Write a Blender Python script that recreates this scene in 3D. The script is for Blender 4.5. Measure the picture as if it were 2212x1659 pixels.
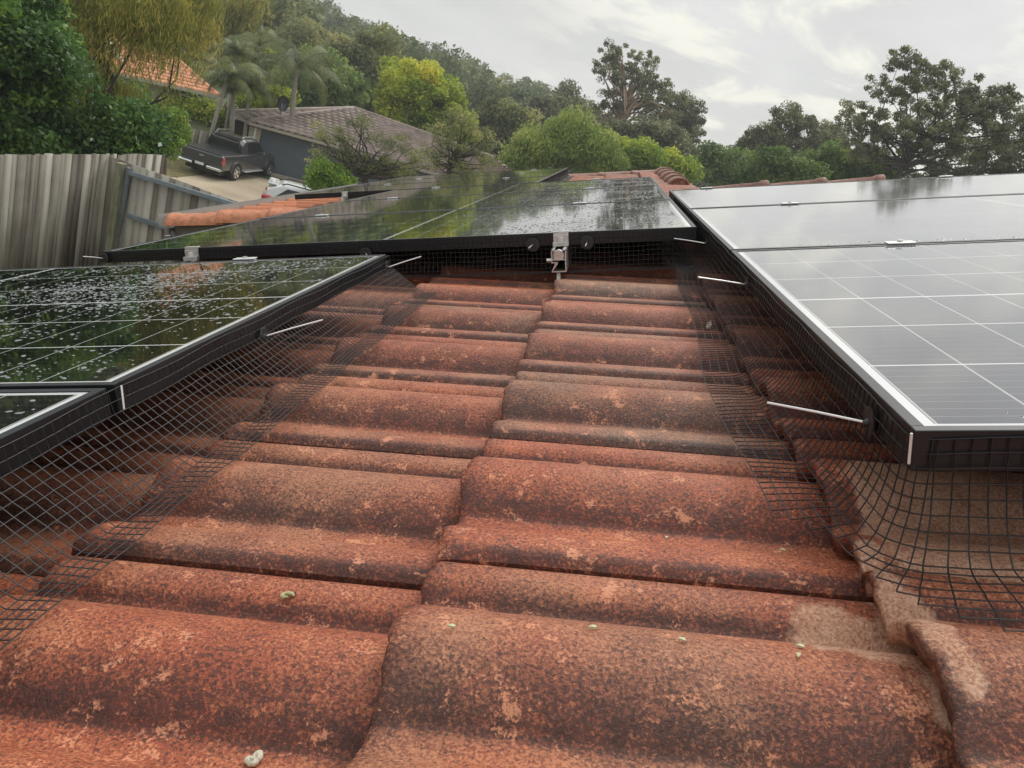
import bpy, math, random
import numpy as np
from mathutils import Matrix, Vector
for o in list(bpy.data.objects): bpy.data.objects.remove(o)
S = bpy.context.scene; COL = S.collection
rng = np.random.default_rng(7); random.seed(7)
R_ = math.radians

# ------------------------------------------------------------ camera, sky, sun
CAMZ = 6.0                       # camera height above the driveway
CM = np.array([[0.94878246, 0.31397589, -0.03508529],
               [0.13321198, -0.29688054, 0.94557734],
               [0.28647235, -0.90182098, -0.3235004]])   # camera (right, down, forward) -> world
FP, CX, CY = 1661.0, 1106.0, 829.5
cam = bpy.data.cameras.new('camera'); camo = bpy.data.objects.new('camera', cam); COL.objects.link(camo)
cam.sensor_width = 36; cam.lens = 36 * FP / 2212; cam.clip_start = 0.02; cam.clip_end = 4000
mw = Matrix.Identity(4)
for r in range(3):
    mw[r][0] = CM[r, 0]; mw[r][1] = -CM[r, 1]; mw[r][2] = -CM[r, 2]
mw[2][3] = CAMZ
camo.matrix_world = mw
S.camera = camo
S.view_settings.view_transform = 'Standard'; S.view_settings.look = 'None'
S.view_settings.exposure = 0.13; S.view_settings.gamma = 1; S.view_settings.use_curve_mapping = False
S.render.resolution_x = 1024; S.render.resolution_y = 768
S.render.engine = 'CYCLES'
S.cycles.max_bounces = 6; S.cycles.transparent_max_bounces = 8; S.cycles.volume_bounces = 0

SUN_EL, SUN_AZ = 48.0, 12.0      # azimuth from +Y towards +X
W = bpy.data.worlds.new('World'); S.world = W; W.use_nodes = True
nt = W.node_tree; nt.nodes.clear()
def N(nt, t, **k):
    n = nt.nodes.new(t)
    for a, b in k.items():
        if a == 'inp':
            for i, v in b.items(): n.inputs[i].default_value = v
        else: setattr(n, a, b)
    return n
def build_world():
    L = nt.links.new
    out = N(nt, 'ShaderNodeOutputWorld'); bg = N(nt, 'ShaderNodeBackground')
    sky = N(nt, 'ShaderNodeTexSky', sky_type='NISHITA', sun_disc=False, sun_elevation=R_(SUN_EL), sun_rotation=R_(SUN_AZ))
    tc = N(nt, 'ShaderNodeTexCoord'); sep = N(nt, 'ShaderNodeSeparateXYZ'); L(tc.outputs['Generated'], sep.inputs[0])
    # cloud deck: project the direction on a plane overhead so clouds flatten to the horizon
    zc = N(nt, 'ShaderNodeMath', operation='MAXIMUM', inp={1: 0.0}); L(sep.outputs[2], zc.inputs[0])
    za = N(nt, 'ShaderNodeMath', operation='ADD', inp={1: 0.26}); L(zc.outputs[0], za.inputs[0])
    dv = N(nt, 'ShaderNodeVectorMath', operation='DIVIDE'); L(tc.outputs['Generated'], dv.inputs[0])
    cb = N(nt, 'ShaderNodeCombineXYZ'); 
    for i in range(3): L(za.outputs[0], cb.inputs[i])
    L(cb.outputs[0], dv.inputs[1])
    n1 = N(nt, 'ShaderNodeTexNoise', inp={'Scale': 2.6, 'Detail': 7.0, 'Roughness': 0.58, 'Distortion': 0.35}); L(dv.outputs[0], n1.inputs['Vector'])
    n2 = N(nt, 'ShaderNodeTexNoise', inp={'Scale': 2.0, 'Detail': 6.0, 'Roughness': 0.5}); L(dv.outputs[0], n2.inputs['Vector'])
    # brightness around the hidden sun
    g = N(nt, 'ShaderNodeVectorMath', operation='DOT_PRODUCT')
    ga, ge = R_(9.5), R_(8.5)
    g.inputs[1].default_value = (math.sin(ga) * math.cos(ge), math.cos(ga) * math.cos(ge), math.sin(ge)); L(tc.outputs['Generated'], g.inputs[0])
    gm = N(nt, 'ShaderNodeMapRange', interpolation_type='SMOOTHSTEP', inp={1: 0.925, 2: 1.0, 3: 0.0, 4: 1.0}); L(g.outputs['Value'], gm.inputs[0])
    gw = N(nt, 'ShaderNodeMapRange', interpolation_type='SMOOTHSTEP', inp={1: 0.70, 2: 1.0, 3: 0.0, 4: 1.0}); L(g.outputs['Value'], gw.inputs[0])
    r1 = N(nt, 'ShaderNodeMapRange', interpolation_type='SMOOTHSTEP', inp={1: 0.46, 2: 0.60, 3: 0.0, 4: 1.0}); L(n1.outputs[0], r1.inputs[0])
    # base grey brightening to the glow side, breaks in the cloud near the sun
    mul = N(nt, 'ShaderNodeMath', operation='MULTIPLY'); L(r1.outputs[0], mul.inputs[0]); L(gm.outputs[0], mul.inputs[1])
    base = N(nt, 'ShaderNodeMixRGB', inp={'Color1': (0.66, 0.675, 0.675, 1), 'Color2': (0.77, 0.77, 0.755, 1)}); L(gw.outputs[0], base.inputs[0])
    soft = N(nt, 'ShaderNodeMapRange', inp={1: 0.3, 2: 0.7, 3: 0.86, 4: 1.08}); L(n2.outputs[0], soft.inputs[0])
    sm = N(nt, 'ShaderNodeVectorMath', operation='SCALE'); L(base.outputs[0], sm.inputs[0]); L(soft.outputs[0], sm.inputs['Scale'])
    brk = N(nt, 'ShaderNodeMixRGB', inp={'Color2': (1.05, 1.02, 0.90, 1)}); L(mul.outputs[0], brk.inputs[0]); L(sm.outputs[0], brk.inputs[1])
    # overcast sky is brighter overhead
    zr = N(nt, 'ShaderNodeMapRange', interpolation_type='SMOOTHSTEP', inp={1: 0.25, 2: 0.95, 3: 1.0, 4: 1.75}); L(sep.outputs[2], zr.inputs[0])
    zs = N(nt, 'ShaderNodeVectorMath', operation='SCALE'); L(brk.outputs[0], zs.inputs[0]); L(zr.outputs[0], zs.inputs['Scale'])
    ss = N(nt, 'ShaderNodeVectorMath', operation='SCALE', inp={'Scale': 0.05}); L(sky.outputs[0], ss.inputs[0])
    mx = N(nt, 'ShaderNodeMixRGB', inp={'Fac': 0.93}); L(ss.outputs[0], mx.inputs[1]); L(zs.outputs[0], mx.inputs[2])
    L(mx.outputs[0], bg.inputs[0]); bg.inputs[1].default_value = 1.0; L(bg.outputs[0], out.inputs[0])
build_world()
sl = bpy.data.lights.new('sun', 'SUN'); sl.energy = 1.5; sl.angle = R_(25); sl.color = (1, 0.96, 0.89)
so = bpy.data.objects.new('sun', sl); COL.objects.link(so)
so.rotation_euler = Vector((math.sin(R_(SUN_AZ)) * math.cos(R_(SUN_EL)), math.cos(R_(SUN_AZ)) * math.cos(R_(SUN_EL)), math.sin(R_(SUN_EL)))).to_track_quat('Z', 'Y').to_euler()

# ------------------------------------------------------------ surveying helpers
def ray(x, y):
    d = CM @ np.array([x - CX, y - CY, FP]); return d / math.hypot(d[0], d[1])
def at(x, y, d):                     # the world point seen at (x, y), d metres away on the map
    r = ray(x, y); return np.array([r[0] * d, r[1] * d, CAMZ + r[2] * d])
def atz(x, y, z):
    r = ray(x, y); return at(x, y, (z - CAMZ) / r[2])
def pol(az, d, z): return np.array([math.sin(R_(az)) * d, math.cos(R_(az)) * d, z])
TH = R_(20.0); HC = 0.395            # roof pitch, camera height above the tiles
Rv = np.array([math.cos(TH), 0, math.sin(TH)]); Nv = np.array([-math.sin(TH), 0, math.cos(TH)])
O0 = np.array([0, 0, CAMZ]) - HC * Nv
T = Matrix(((Rv[0], 0, Nv[0], O0[0]), (0, 1, 0, O0[1]), (Rv[2], 0, Nv[2], O0[2]), (0, 0, 0, 1)))   # roof (u up the slope, v along, w off the tiles) -> world
def rw(u, v, w=0): return O0 + Rv * u + np.array([0, v, 0]) + Nv * w
WP = HC - 0.2278                     # top of the solar panels above the tiles

# ------------------------------------------------------------ object helpers
def tag(o, label=None, cat=None, group=None, kind=None):
    if label: o['label'] = label
    if cat: o['category'] = cat
    if group: o['group'] = group
    if kind: o['kind'] = kind
    return o
def empty(name, label, cat, mat=None, group=None):
    o = bpy.data.objects.new(name, None); COL.objects.link(o); o.empty_display_size = 0.1
    if mat is not None: o.matrix_world = mat
    return tag(o, label, cat, group)
class MB:
    def __init__(s): s.v = []; s.f = []; s.att = {}; s.mi = []
    def poly(s, pts, m=0):
        b = len(s.v); s.v += [tuple(map(float, p)) for p in pts]; s.f.append(tuple(range(b, b + len(pts)))); s.mi.append(m); return s
    def mesh(s, vs, fs, m=0):
        b = len(s.v); s.v += [tuple(map(float, p)) for p in vs]; s.f += [tuple(i + b for i in f) for f in fs]; s.mi += [m] * len(fs); return s
    def box(s, x0, x1, y0, y1, z0, z1, M=None, m=0):
        p = [(x0, y0, z0), (x1, y0, z0), (x1, y1, z0), (x0, y1, z0), (x0, y0, z1), (x1, y0, z1), (x1, y1, z1), (x0, y1, z1)]
        if M is not None: p = [tuple(M @ Vector(q)) for q in p]
        return s.mesh(p, [(0, 3, 2, 1), (4, 5, 6, 7), (0, 1, 5, 4), (1, 2, 6, 5), (2, 3, 7, 6), (3, 0, 4, 7)], m)
    def bar(s, a, b, w, h=None, up=(0, 0, 1), m=0):   # box beam from a to b
        a = Vector(a); b = Vector(b); h = h or w; d = (b - a).normalized(); up = Vector(up)
        x = d.cross(up)
        if x.length < 1e-4: x = d.cross(Vector((1, 0, 0)))
        x.normalize(); z = x.cross(d)
        p = [q + x * sx * w / 2 + z * sz * h / 2 for q in (a, b) for sx, sz in ((-1, -1), (1, -1), (1, 1), (-1, 1))]
        return s.mesh(p, [(0, 3, 2, 1), (4, 5, 6, 7), (0, 1, 5, 4), (1, 2, 6, 5), (2, 3, 7, 6), (3, 0, 4, 7)], m)
    def tube(s, pts, rs, n=8, m=0, cap=True):
        pts = [Vector(p) for p in pts]
        if not hasattr(rs, '__len__'): rs = [rs] * len(pts)
        base = len(s.v); ref = None
        for i, p in enumerate(pts):
            d = (pts[min(i + 1, len(pts) - 1)] - pts[max(i - 1, 0)]).normalized()
            if ref is None:
                ref = d.cross(Vector((0, 0, 1)))
                if ref.length < 0.05: ref = d.cross(Vector((1, 0, 0)))
            x = (ref - d * ref.dot(d)).normalized(); y = d.cross(x); ref = x
            for k in range(n):
                a = 2 * math.pi * k / n; q = p + (x * math.cos(a) + y * math.sin(a)) * rs[i]; s.v.append(tuple(q))
        for i in range(len(pts) - 1):
            for k in range(n):
                k2 = (k + 1) % n; s.f.append((base + i * n + k, base + i * n + k2, base + (i + 1) * n + k2, base + (i + 1) * n + k)); s.mi.append(m)
        if cap:
            s.f.append(tuple(base + k for k in reversed(range(n)))); s.f.append(tuple(base + (len(pts) - 1) * n + k for k in range(n))); s.mi += [m, m]
        return s
    def disc(s, c, nrm, r, t, n=24, m=0, dome=0):
        c = Vector(c); nrm = Vector(nrm).normalized()
        return s.tube([c, c + nrm * t * .5, c + nrm * t], [r, r, r * (1 - dome)], n, m)
    def build(s, name, mat, parent=None, smooth=False, bevel=0, sub=0, M=None):
        me = bpy.data.meshes.new(name); me.from_pydata(s.v, [], s.f)
        for q in (mat if isinstance(mat, (list, tuple)) else [mat]): me.materials.append(q)
        if any(s.mi): me.polygons.foreach_set('material_index', s.mi)
        if smooth: me.polygons.foreach_set('use_smooth', [True] * len(s.f))
        me.validate(); me.update()
        o = bpy.data.objects.new(name, me); COL.objects.link(o)
        if parent is not None: o.parent = parent
        elif M is not None: o.matrix_world = M
        if bevel:
            b = o.modifiers.new('b', 'BEVEL'); b.width = bevel; b.segments = 2; b.limit_method = 'ANGLE'; b.angle_limit = R_(35)
        if sub:
            b = o.modifiers.new('s', 'SUBSURF'); b.levels = b.render_levels = sub
        return o
def npmesh(name, V, F, mat, parent=None, fatt=None, vatt=None, smooth=False, M=None):
    me = bpy.data.meshes.new(name); nv, nf, k = len(V), len(F), F.shape[1]
    me.vertices.add(nv); me.vertices.foreach_set('co', V.astype(np.float32).ravel())
    me.loops.add(nf * k); me.loops.foreach_set('vertex_index', F.astype(np.int32).ravel())
    me.polygons.add(nf); me.polygons.foreach_set('loop_start', np.arange(0, nf * k, k, dtype=np.int32))
    if smooth: me.polygons.foreach_set('use_smooth', np.ones(nf, bool))
    for q in (mat if isinstance(mat, (list, tuple)) else [mat]): me.materials.append(q)
    me.update(calc_edges=True)
    for dom, dd in (('FACE', fatt), ('POINT', vatt)):
        for a, vals in (dd or {}).items():
            at_ = me.attributes.new(a, 'FLOAT', dom); at_.data.foreach_set('value', np.asarray(vals, np.float32))
    o = bpy.data.objects.new(name, me); COL.objects.link(o)
    if parent is not None: o.parent = parent
    elif M is not None: o.matrix_world = M
    return o
def copy_tree(o, parent=None):
    c = o.copy(); COL.objects.link(c); c.parent = parent
    for ch in list(o.children): copy_tree(ch, c)
    return c

# ------------------------------------------------------------ materials
def mat(name):
    m = bpy.data.materials.new(name); m.use_nodes = True
    return m, m.node_tree, m.node_tree.nodes['Principled BSDF']
def simple(name, col, rough=0.5, metal=0.0, var=0.0, scale=20.0, bump=0.0, spec=0.5, vec=(1, 1, 1), coat=0.0):
    m, t, b = mat(name); L = t.links.new
    b.inputs['Base Color'].default_value = (*col, 1); b.inputs['Roughness'].default_value = rough
    b.inputs['Metallic'].default_value = metal; b.inputs['Specular IOR Level'].default_value = spec
    b.inputs['Coat Weight'].default_value = coat
    if var or bump:
        tc = N(t, 'ShaderNodeTexCoord'); mp = N(t, 'ShaderNodeMapping', inp={'Scale': vec}); L(tc.outputs['Object'], mp.inputs[0])
        n = N(t, 'ShaderNodeTexNoise', inp={'Scale': scale, 'Detail': 6.0, 'Roughness': 0.65}); L(mp.outputs[0], n.inputs['Vector'])
        r = N(t, 'ShaderNodeMapRange', inp={1: 0.3, 2: 0.7, 3: 1 - var, 4: 1 + var}); L(n.outputs[0], r.inputs[0])
        sc = N(t, 'ShaderNodeVectorMath', operation='SCALE', inp={0: col}); L(r.outputs[0], sc.inputs['Scale']); L(sc.outputs[0], b.inputs['Base Color'])
        if bump:
            bp = N(t, 'ShaderNodeBump', inp={'Strength': 1.0, 'Distance': bump}); L(n.outputs[0], bp.inputs['Height']); L(bp.outputs[0], b.inputs['Normal'])
    return m
def ramp(t, fac, stops, interp='LINEAR'):
    r = N(t, 'ShaderNodeValToRGB'); t.links.new(fac, r.inputs[0]); cr = r.color_ramp; cr.interpolation = interp
    while len(cr.elements) > 1: cr.elements.remove(cr.elements[-1])
    cr.elements[0].position = stops[0][0]; cr.elements[0].color = (*stops[0][1], 1)
    for p, c in stops[1:]:
        e = cr.elements.new(p); e.color = (*c, 1)
    return r.outputs[0]
LEAFG = 2.7
def leafmat(name, stops, rough=0.5, trans=0.35, nscale=0.6):
    m, t, b = mat(name); L = t.links.new
    a = N(t, 'ShaderNodeAttribute', attribute_name='tone'); tc = N(t, 'ShaderNodeTexCoord')
    n = N(t, 'ShaderNodeTexNoise', inp={'Scale': nscale, 'Detail': 3.0}); L(tc.outputs['Object'], n.inputs['Vector'])
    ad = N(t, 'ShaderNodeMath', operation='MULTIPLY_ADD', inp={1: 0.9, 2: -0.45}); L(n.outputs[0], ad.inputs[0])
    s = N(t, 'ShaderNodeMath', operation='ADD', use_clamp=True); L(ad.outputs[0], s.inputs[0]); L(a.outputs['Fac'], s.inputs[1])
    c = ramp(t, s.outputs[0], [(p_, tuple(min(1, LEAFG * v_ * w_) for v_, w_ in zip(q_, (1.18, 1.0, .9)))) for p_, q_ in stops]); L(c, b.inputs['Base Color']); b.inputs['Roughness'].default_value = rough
    b.inputs['Specular IOR Level'].default_value = 0.35
    tr = N(t, 'ShaderNodeBsdfTranslucent'); L(c, tr.inputs[0]); mx = N(t, 'ShaderNodeMixShader', inp={0: trans}); L(b.outputs[0], mx.inputs[1]); L(tr.outputs[0], mx.inputs[2])
    L(mx.outputs[0], t.nodes['Material Output'].inputs[0]); return m
def tile_material():
    m, t, b = mat('weathered_tile'); L = t.links.new
    tc = N(t, 'ShaderNodeTexCoord'); P = tc.outputs['Object']
    rnd = N(t, 'ShaderNodeAttribute', attribute_name='tid').outputs['Fac']; dirt = N(t, 'ShaderNodeAttribute', attribute_name='dirt').outputs['Fac']
    dry = N(t, 'ShaderNodeAttribute', attribute_name='dry').outputs['Fac']; fresh = N(t, 'ShaderNodeAttribute', attribute_name='fresh').outputs['Fac']
    def noise(sc, det=5.0, ro=0.6, dist=0.0, vec=None):
        n = N(t, 'ShaderNodeTexNoise', inp={'Scale': sc, 'Detail': det, 'Roughness': ro, 'Distortion': dist})
        if vec:
            mp = N(t, 'ShaderNodeMapping', inp={'Scale': vec}); L(P, mp.inputs[0]); L(mp.outputs[0], n.inputs['Vector'])
        else: L(P, n.inputs['Vector'])
        return n.outputs[0]
    def mr(x, a, b_, c=0.0, d=1.0, sm=True):
        r = N(t, 'ShaderNodeMapRange', inp={1: a, 2: b_, 3: c, 4: d}); 
        if sm: r.interpolation_type = 'SMOOTHSTEP'
        L(x, r.inputs[0]); return r.outputs[0]
    def math_(op, a, b_, clamp=False):
        n = N(t, 'ShaderNodeMath', operation=op, use_clamp=clamp)
        for i, x in enumerate((a, b_)):
            if isinstance(x, (int, float)): n.inputs[i].default_value = x
            else: L(x, n.inputs[i])
        return n.outputs[0]
    def mix(f, a, b_):
        n = N(t, 'ShaderNodeMixRGB')
        if isinstance(f, (int, float)): n.inputs[0].default_value = f
        else: L(f, n.inputs[0])
        for i, x in ((1, a), (2, b_)):
            if isinstance(x, tuple): n.inputs[i].default_value = (*x, 1)
            else: L(x, n.inputs[i])
        return n.outputs[0]
    big = noise(3.2, 3, 0.55); med = noise(17, 4, 0.6, 0.3, (0.7, 1, 1)); fine = noise(380, 3, 0.62, 0.4); fine2 = noise(300, 4, 0.66, 0.3); chip = noise(34, 6, 0.66, 0.3, (0.9, 1, 1))
    # grime film: red-brown to grey-brown with tile and patch
    filmv = math_('ADD', math_('MULTIPLY', rnd, 0.5), math_('MULTIPLY', mr(big, 0.35, 0.65), 0.5))
    film = ramp(t, filmv, [(0.1, (0.40, 0.098, 0.048)), (0.42, (0.33, 0.092, 0.050)), (0.75, (0.27, 0.105, 0.062)), (0.98, (0.225, 0.122, 0.080))])
    light = ramp(t, filmv, [(0.1, (0.70, 0.250, 0.115)), (0.5, (0.62, 0.245, 0.125)), (0.95, (0.50, 0.270, 0.160))])
    dark = (0.050, 0.028, 0.026)
    lowf = math_('ADD', math_('MULTIPLY', math_('SUBTRACT', med, 0.5), 0.36), math_('MULTIPLY', math_('SUBTRACT', big, 0.5), 0.30))
    # film worn through grain by grain
    g = mr(math_('ADD', fine, math_('SUBTRACT', lowf, math_('MULTIPLY', dirt, 0.10))), 0.41, 0.61); c = mix(math_('MULTIPLY', g, 0.80), film, light)
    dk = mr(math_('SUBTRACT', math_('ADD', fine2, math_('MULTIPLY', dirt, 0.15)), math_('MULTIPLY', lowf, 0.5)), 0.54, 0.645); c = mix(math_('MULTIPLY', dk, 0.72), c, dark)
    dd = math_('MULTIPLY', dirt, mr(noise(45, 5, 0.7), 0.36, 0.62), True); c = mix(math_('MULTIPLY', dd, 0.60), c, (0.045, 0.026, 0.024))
    # blotches where the film flaked off
    ch = mr(math_('ADD', chip, math_('MULTIPLY', math_('SUBTRACT', fine, 0.5), 0.35)), 0.60, 0.675); c = mix(math_('MULTIPLY', ch, 0.72), c, (0.78, 0.335, 0.185))
    # dry dusty cement where the panels keep off the rain
    dp = mr(math_('ADD', dry, math_('MULTIPLY', math_('SUBTRACT', noise(15, 6, 0.7), 0.5), 1.5)), 0.40, 0.60)
    pale = ramp(t, math_('ADD', math_('MULTIPLY', fine, .6), math_('MULTIPLY', med, .4)), [(0.36, (0.30, 0.13, 0.075)), (0.47, (0.56, 0.31, 0.20)), (0.62, (0.76, 0.50, 0.36))])
    c = mix(math_('MULTIPLY', dp, 0.86), c, pale)
    # clean orange tiles of the lower wing
    fc = ramp(t, fine, [(0.3, (0.52, 0.16, 0.06)), (0.6, (0.70, 0.25, 0.105))]); c = mix(fresh, c, fc)
    L(c, b.inputs['Base Color'])
    ro = mr(fine, 0.3, 0.7, 0.36, 0.60, False); ro2 = mix(dp, ro, (0.85, 0.85, 0.85)); L(ro2, b.inputs['Roughness']); b.inputs['Specular IOR Level'].default_value = 0.30
    h = math_('ADD', math_('MULTIPLY', fine, 0.7), math_('MULTIPLY', fine2, 0.5)); h = math_('ADD', h, math_('MULTIPLY', ch, -0.12)); h = math_('ADD', h, math_('MULTIPLY', med, 0.8))
    bp = N(t, 'ShaderNodeBump', inp={'Strength': 0.9, 'Distance': 0.0022}); L(h, bp.inputs['Height']); L(bp.outputs[0], b.inputs['Normal'])
    return m
def glass_material(name, wet, streak, rough=0.05, lb=.5, m0=.12, coat=1.0, cell=(.014, .013, .027)):
    m, t, b = mat(name); L = t.links.new
    tc = N(t, 'ShaderNodeTexCoord'); sp = N(t, 'ShaderNodeSeparateXYZ'); L(tc.outputs['Object'], sp.inputs[0])
    def ma(op, a, b_=0.0, c_=None, clamp=False):
        n = N(t, 'ShaderNodeMath', operation=op, use_clamp=clamp)
        for i, x in enumerate((a, b_, c_)):
            if x is None: continue
            if isinstance(x, (int, float)): n.inputs[i].default_value = x
            else: L(x, n.inputs[i])
        return n.outputs[0]
    X, Y = sp.outputs[0], sp.outputs[1]
    mx0, my0 = 0.023, 0.017; px = (PL - 2 * mx0) / 20; py = (PW - 2 * my0) / 6
    def line(c, off, pitch, w):        # 1 inside a line of width w centred on the multiples of pitch
        q = ma('DIVIDE', ma('SUBTRACT', c, off), pitch); fr = ma('ABSOLUTE', ma('SUBTRACT', q, ma('ROUND', q))); return ma('LESS_THAN', fr, w / 2 / pitch)
    def near(c, v, w): return ma('LESS_THAN', ma('ABSOLUTE', ma('SUBTRACT', c, v)), w / 2)
    gl = (ma('MAXIMUM', near(X, PL / 2, 0.013), near(Y, PW / 2, 0.0065)))
    mar = ma('MAXIMUM', ma('LESS_THAN', X, mx0 - .002), ma('GREATER_THAN', X, PL - mx0 + .002)); mar = ma('MAXIMUM', mar, ma('MAXIMUM', ma('LESS_THAN', Y, my0 - .002), ma('GREATER_THAN', Y, PW - my0 + .002)))
    white_ = ma('MAXIMUM', gl, mar)
    bus = ma('MULTIPLY', line(Y, my0, py / 9, 0.0009), 0.55)
    def mix(f, a, b_):
        n = N(t, 'ShaderNodeMixRGB'); L(f, n.inputs[0])
        for i, x in ((1, a), (2, b_)):
            if isinstance(x, tuple): n.inputs[i].default_value = (*x, 1)
            else: L(x, n.inputs[i])
        return n.outputs[0]
    c = mix(bus, cell, tuple(min(.42, q * 14) for q in cell)); c = mix(line(X, mx0, px, 0.0022), c, (lb * .6,) * 3); c = mix(line(Y, my0, py, 0.0034), c, (lb,) * 3); c = mix(white_, c, (0.80, 0.80, 0.80)); L(c, b.inputs['Base Color'])
    b.inputs['Roughness'].default_value = rough; b.inputs['IOR'].default_value = 1.52; b.inputs['Coat Weight'].default_value = coat; b.inputs['Coat IOR'].default_value = 1.34; b.inputs['Coat Roughness'].default_value = rough
    mp = N(t, 'ShaderNodeMapping', inp={'Scale': (5, 60, 1)}); L(tc.outputs['Object'], mp.inputs[0])
    n1 = N(t, 'ShaderNodeTexNoise', inp={'Scale': 1.0, 'Detail': 4.0, 'Roughness': 0.6}); L(mp.outputs[0], n1.inputs['Vector'])
    mp2 = N(t, 'ShaderNodeMapping', inp={'Scale': (70, 110, 1)}); L(tc.outputs['Object'], mp2.inputs[0])
    n2 = N(t, 'ShaderNodeTexNoise', inp={'Scale': 1.0, 'Detail': 2.0, 'Roughness': 0.6, 'Distortion': 1.2}); L(mp2.outputs[0], n2.inputs['Vector'])
    # the amount of standing drops varies over the glass
    mk = N(t, 'ShaderNodeTexNoise', inp={'Scale': 2.2, 'Detail': 2.0}); L(tc.outputs['Object'], mk.inputs['Vector'])
    mkr = N(t, 'ShaderNodeMapRange', interpolation_type='SMOOTHSTEP', inp={1: 0.46, 2: 0.60, 3: m0, 4: 1.0}); L(mk.outputs[0], mkr.inputs[0])
    dr = N(t, 'ShaderNodeMapRange', interpolation_type='SMOOTHSTEP', inp={1: 0.54, 2: 0.66, 3: 0.0, 4: 1.0}); L(n2.outputs[0], dr.inputs[0])
    h = ma('ADD', ma('MULTIPLY', n1.outputs[0], streak), ma('MULTIPLY', ma('MULTIPLY', dr.outputs[0], mkr.outputs[0]), wet))
    bp = N(t, 'ShaderNodeBump', inp={'Strength': 1.0, 'Distance': 0.001}); L(h, bp.inputs['Height']); L(bp.outputs[0], b.inputs['Normal']); L(bp.outputs[0], b.inputs['Coat Normal'])
    return m
PL, PW, PT = 1.755, 1.062, 0.035      # panel length, width, frame depth
M = {}
M['tile'] = tile_material()
M['glass_wet'] = glass_material('rain_beaded_glass', 0.0, 0.022, 0.02, .75, .02, .1, (.007, .0075, .007))
M['glass_mid'] = glass_material('wet_glass', 0.02, 0.040, 0.025, .9, .3, .6, (.009, .010, .010))
M['glass_dry'] = glass_material('damp_glass', 0.02, 0.05, 0.06, .75, .12, 1.0, (.026, .026, .042))
M['frame'] = simple('black_anodised_frame', (0.014, 0.016, 0.019), 0.33, 0.0, 0.3, 14, 0.0002, 0.45)
M['wire'] = simple('black_wire', (0.018, 0.017, 0.017), 0.35)
M['alu'] = simple('bare_aluminium', (0.62, 0.62, 0.60), 0.38, 0.75, 0.15, 60)
M['pin'] = simple('bright_aluminium_pin', (0.86, 0.86, 0.84), 0.35, 0.4)
M['disc'] = simple('black_plastic_disc', (0.022, 0.022, 0.024), 0.38, 0, 0.1, 80)

# ------------------------------------------------------------ roof of our house
def prof(s):
    """height of one tile across its width, s = 0..1 going away from the lap"""
    z = np.zeros_like(s)
    def bumpf(a, b, h, p=1.0):
        q = np.clip((s - a) / (b - a), 0, 1); return h * np.sin(np.pi * q) ** p
    z += bumpf(0.355, 0.80, 0.033, 0.85) + 0.004
    # medium roll running up to the lap groove
    q = np.clip((s - 0.815) / 0.10, 0, 1); med = 0.0165 * np.sin(np.pi / 2 * q) ** 0.9; med = np.where(s > 0.965, med - 0.014 * np.clip((s - 0.965) / 0.03, 0, 1), med); med = np.where(s > 0.815, med, 0)
    lap = np.where(s < 0.27, 0.0205 * np.cos(np.pi / 2 * np.clip((s - 0.11) / 0.16, 0, 1)) ** 1.1, 0); lap = np.where(s < 0.045, 0.0205 - 0.009 * (1 - s / 0.045) ** 2.2, lap)
    return z + med + np.maximum(lap, 0)
GU, GV = 0.366, 0.300; U0, V0 = -0.171, 0.600       # course and tile spacing, one lap edge, one lap groove
def dryness(u, v):
    a = np.clip((u - 0.20) / 0.03, 0, 1) * np.clip((v - 0.545) / 0.05, 0, 1) * np.clip((3.85 - v) / 0.05, 0, 1) * np.clip((2.0 - u) / .05, 0, 1)                       # sheltered under the right hand panels
    a = a * np.where(v < 0.80, 1.0, 0.30)
    b = np.exp(-(((u - 0.170) / 0.085) ** 2 + ((v - 0.535) / 0.06) ** 2)) * 0.80
    c = np.clip((-0.62 - u) / 0.1, 0, 1) * np.clip((1.9 - v) / 0.2, 0, 1) * 0.35
    d = np.exp(-((u - 0.205 - 0.10 * np.clip(.52 - v, 0, .1)) / 0.018) ** 2) * 0.75 * np.clip((v - .40) / .04, 0, 1) * np.clip((.66 - v) / .04, 0, 1)
    return np.maximum(np.maximum(a * 0.70, b), np.maximum(c, d))
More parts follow.
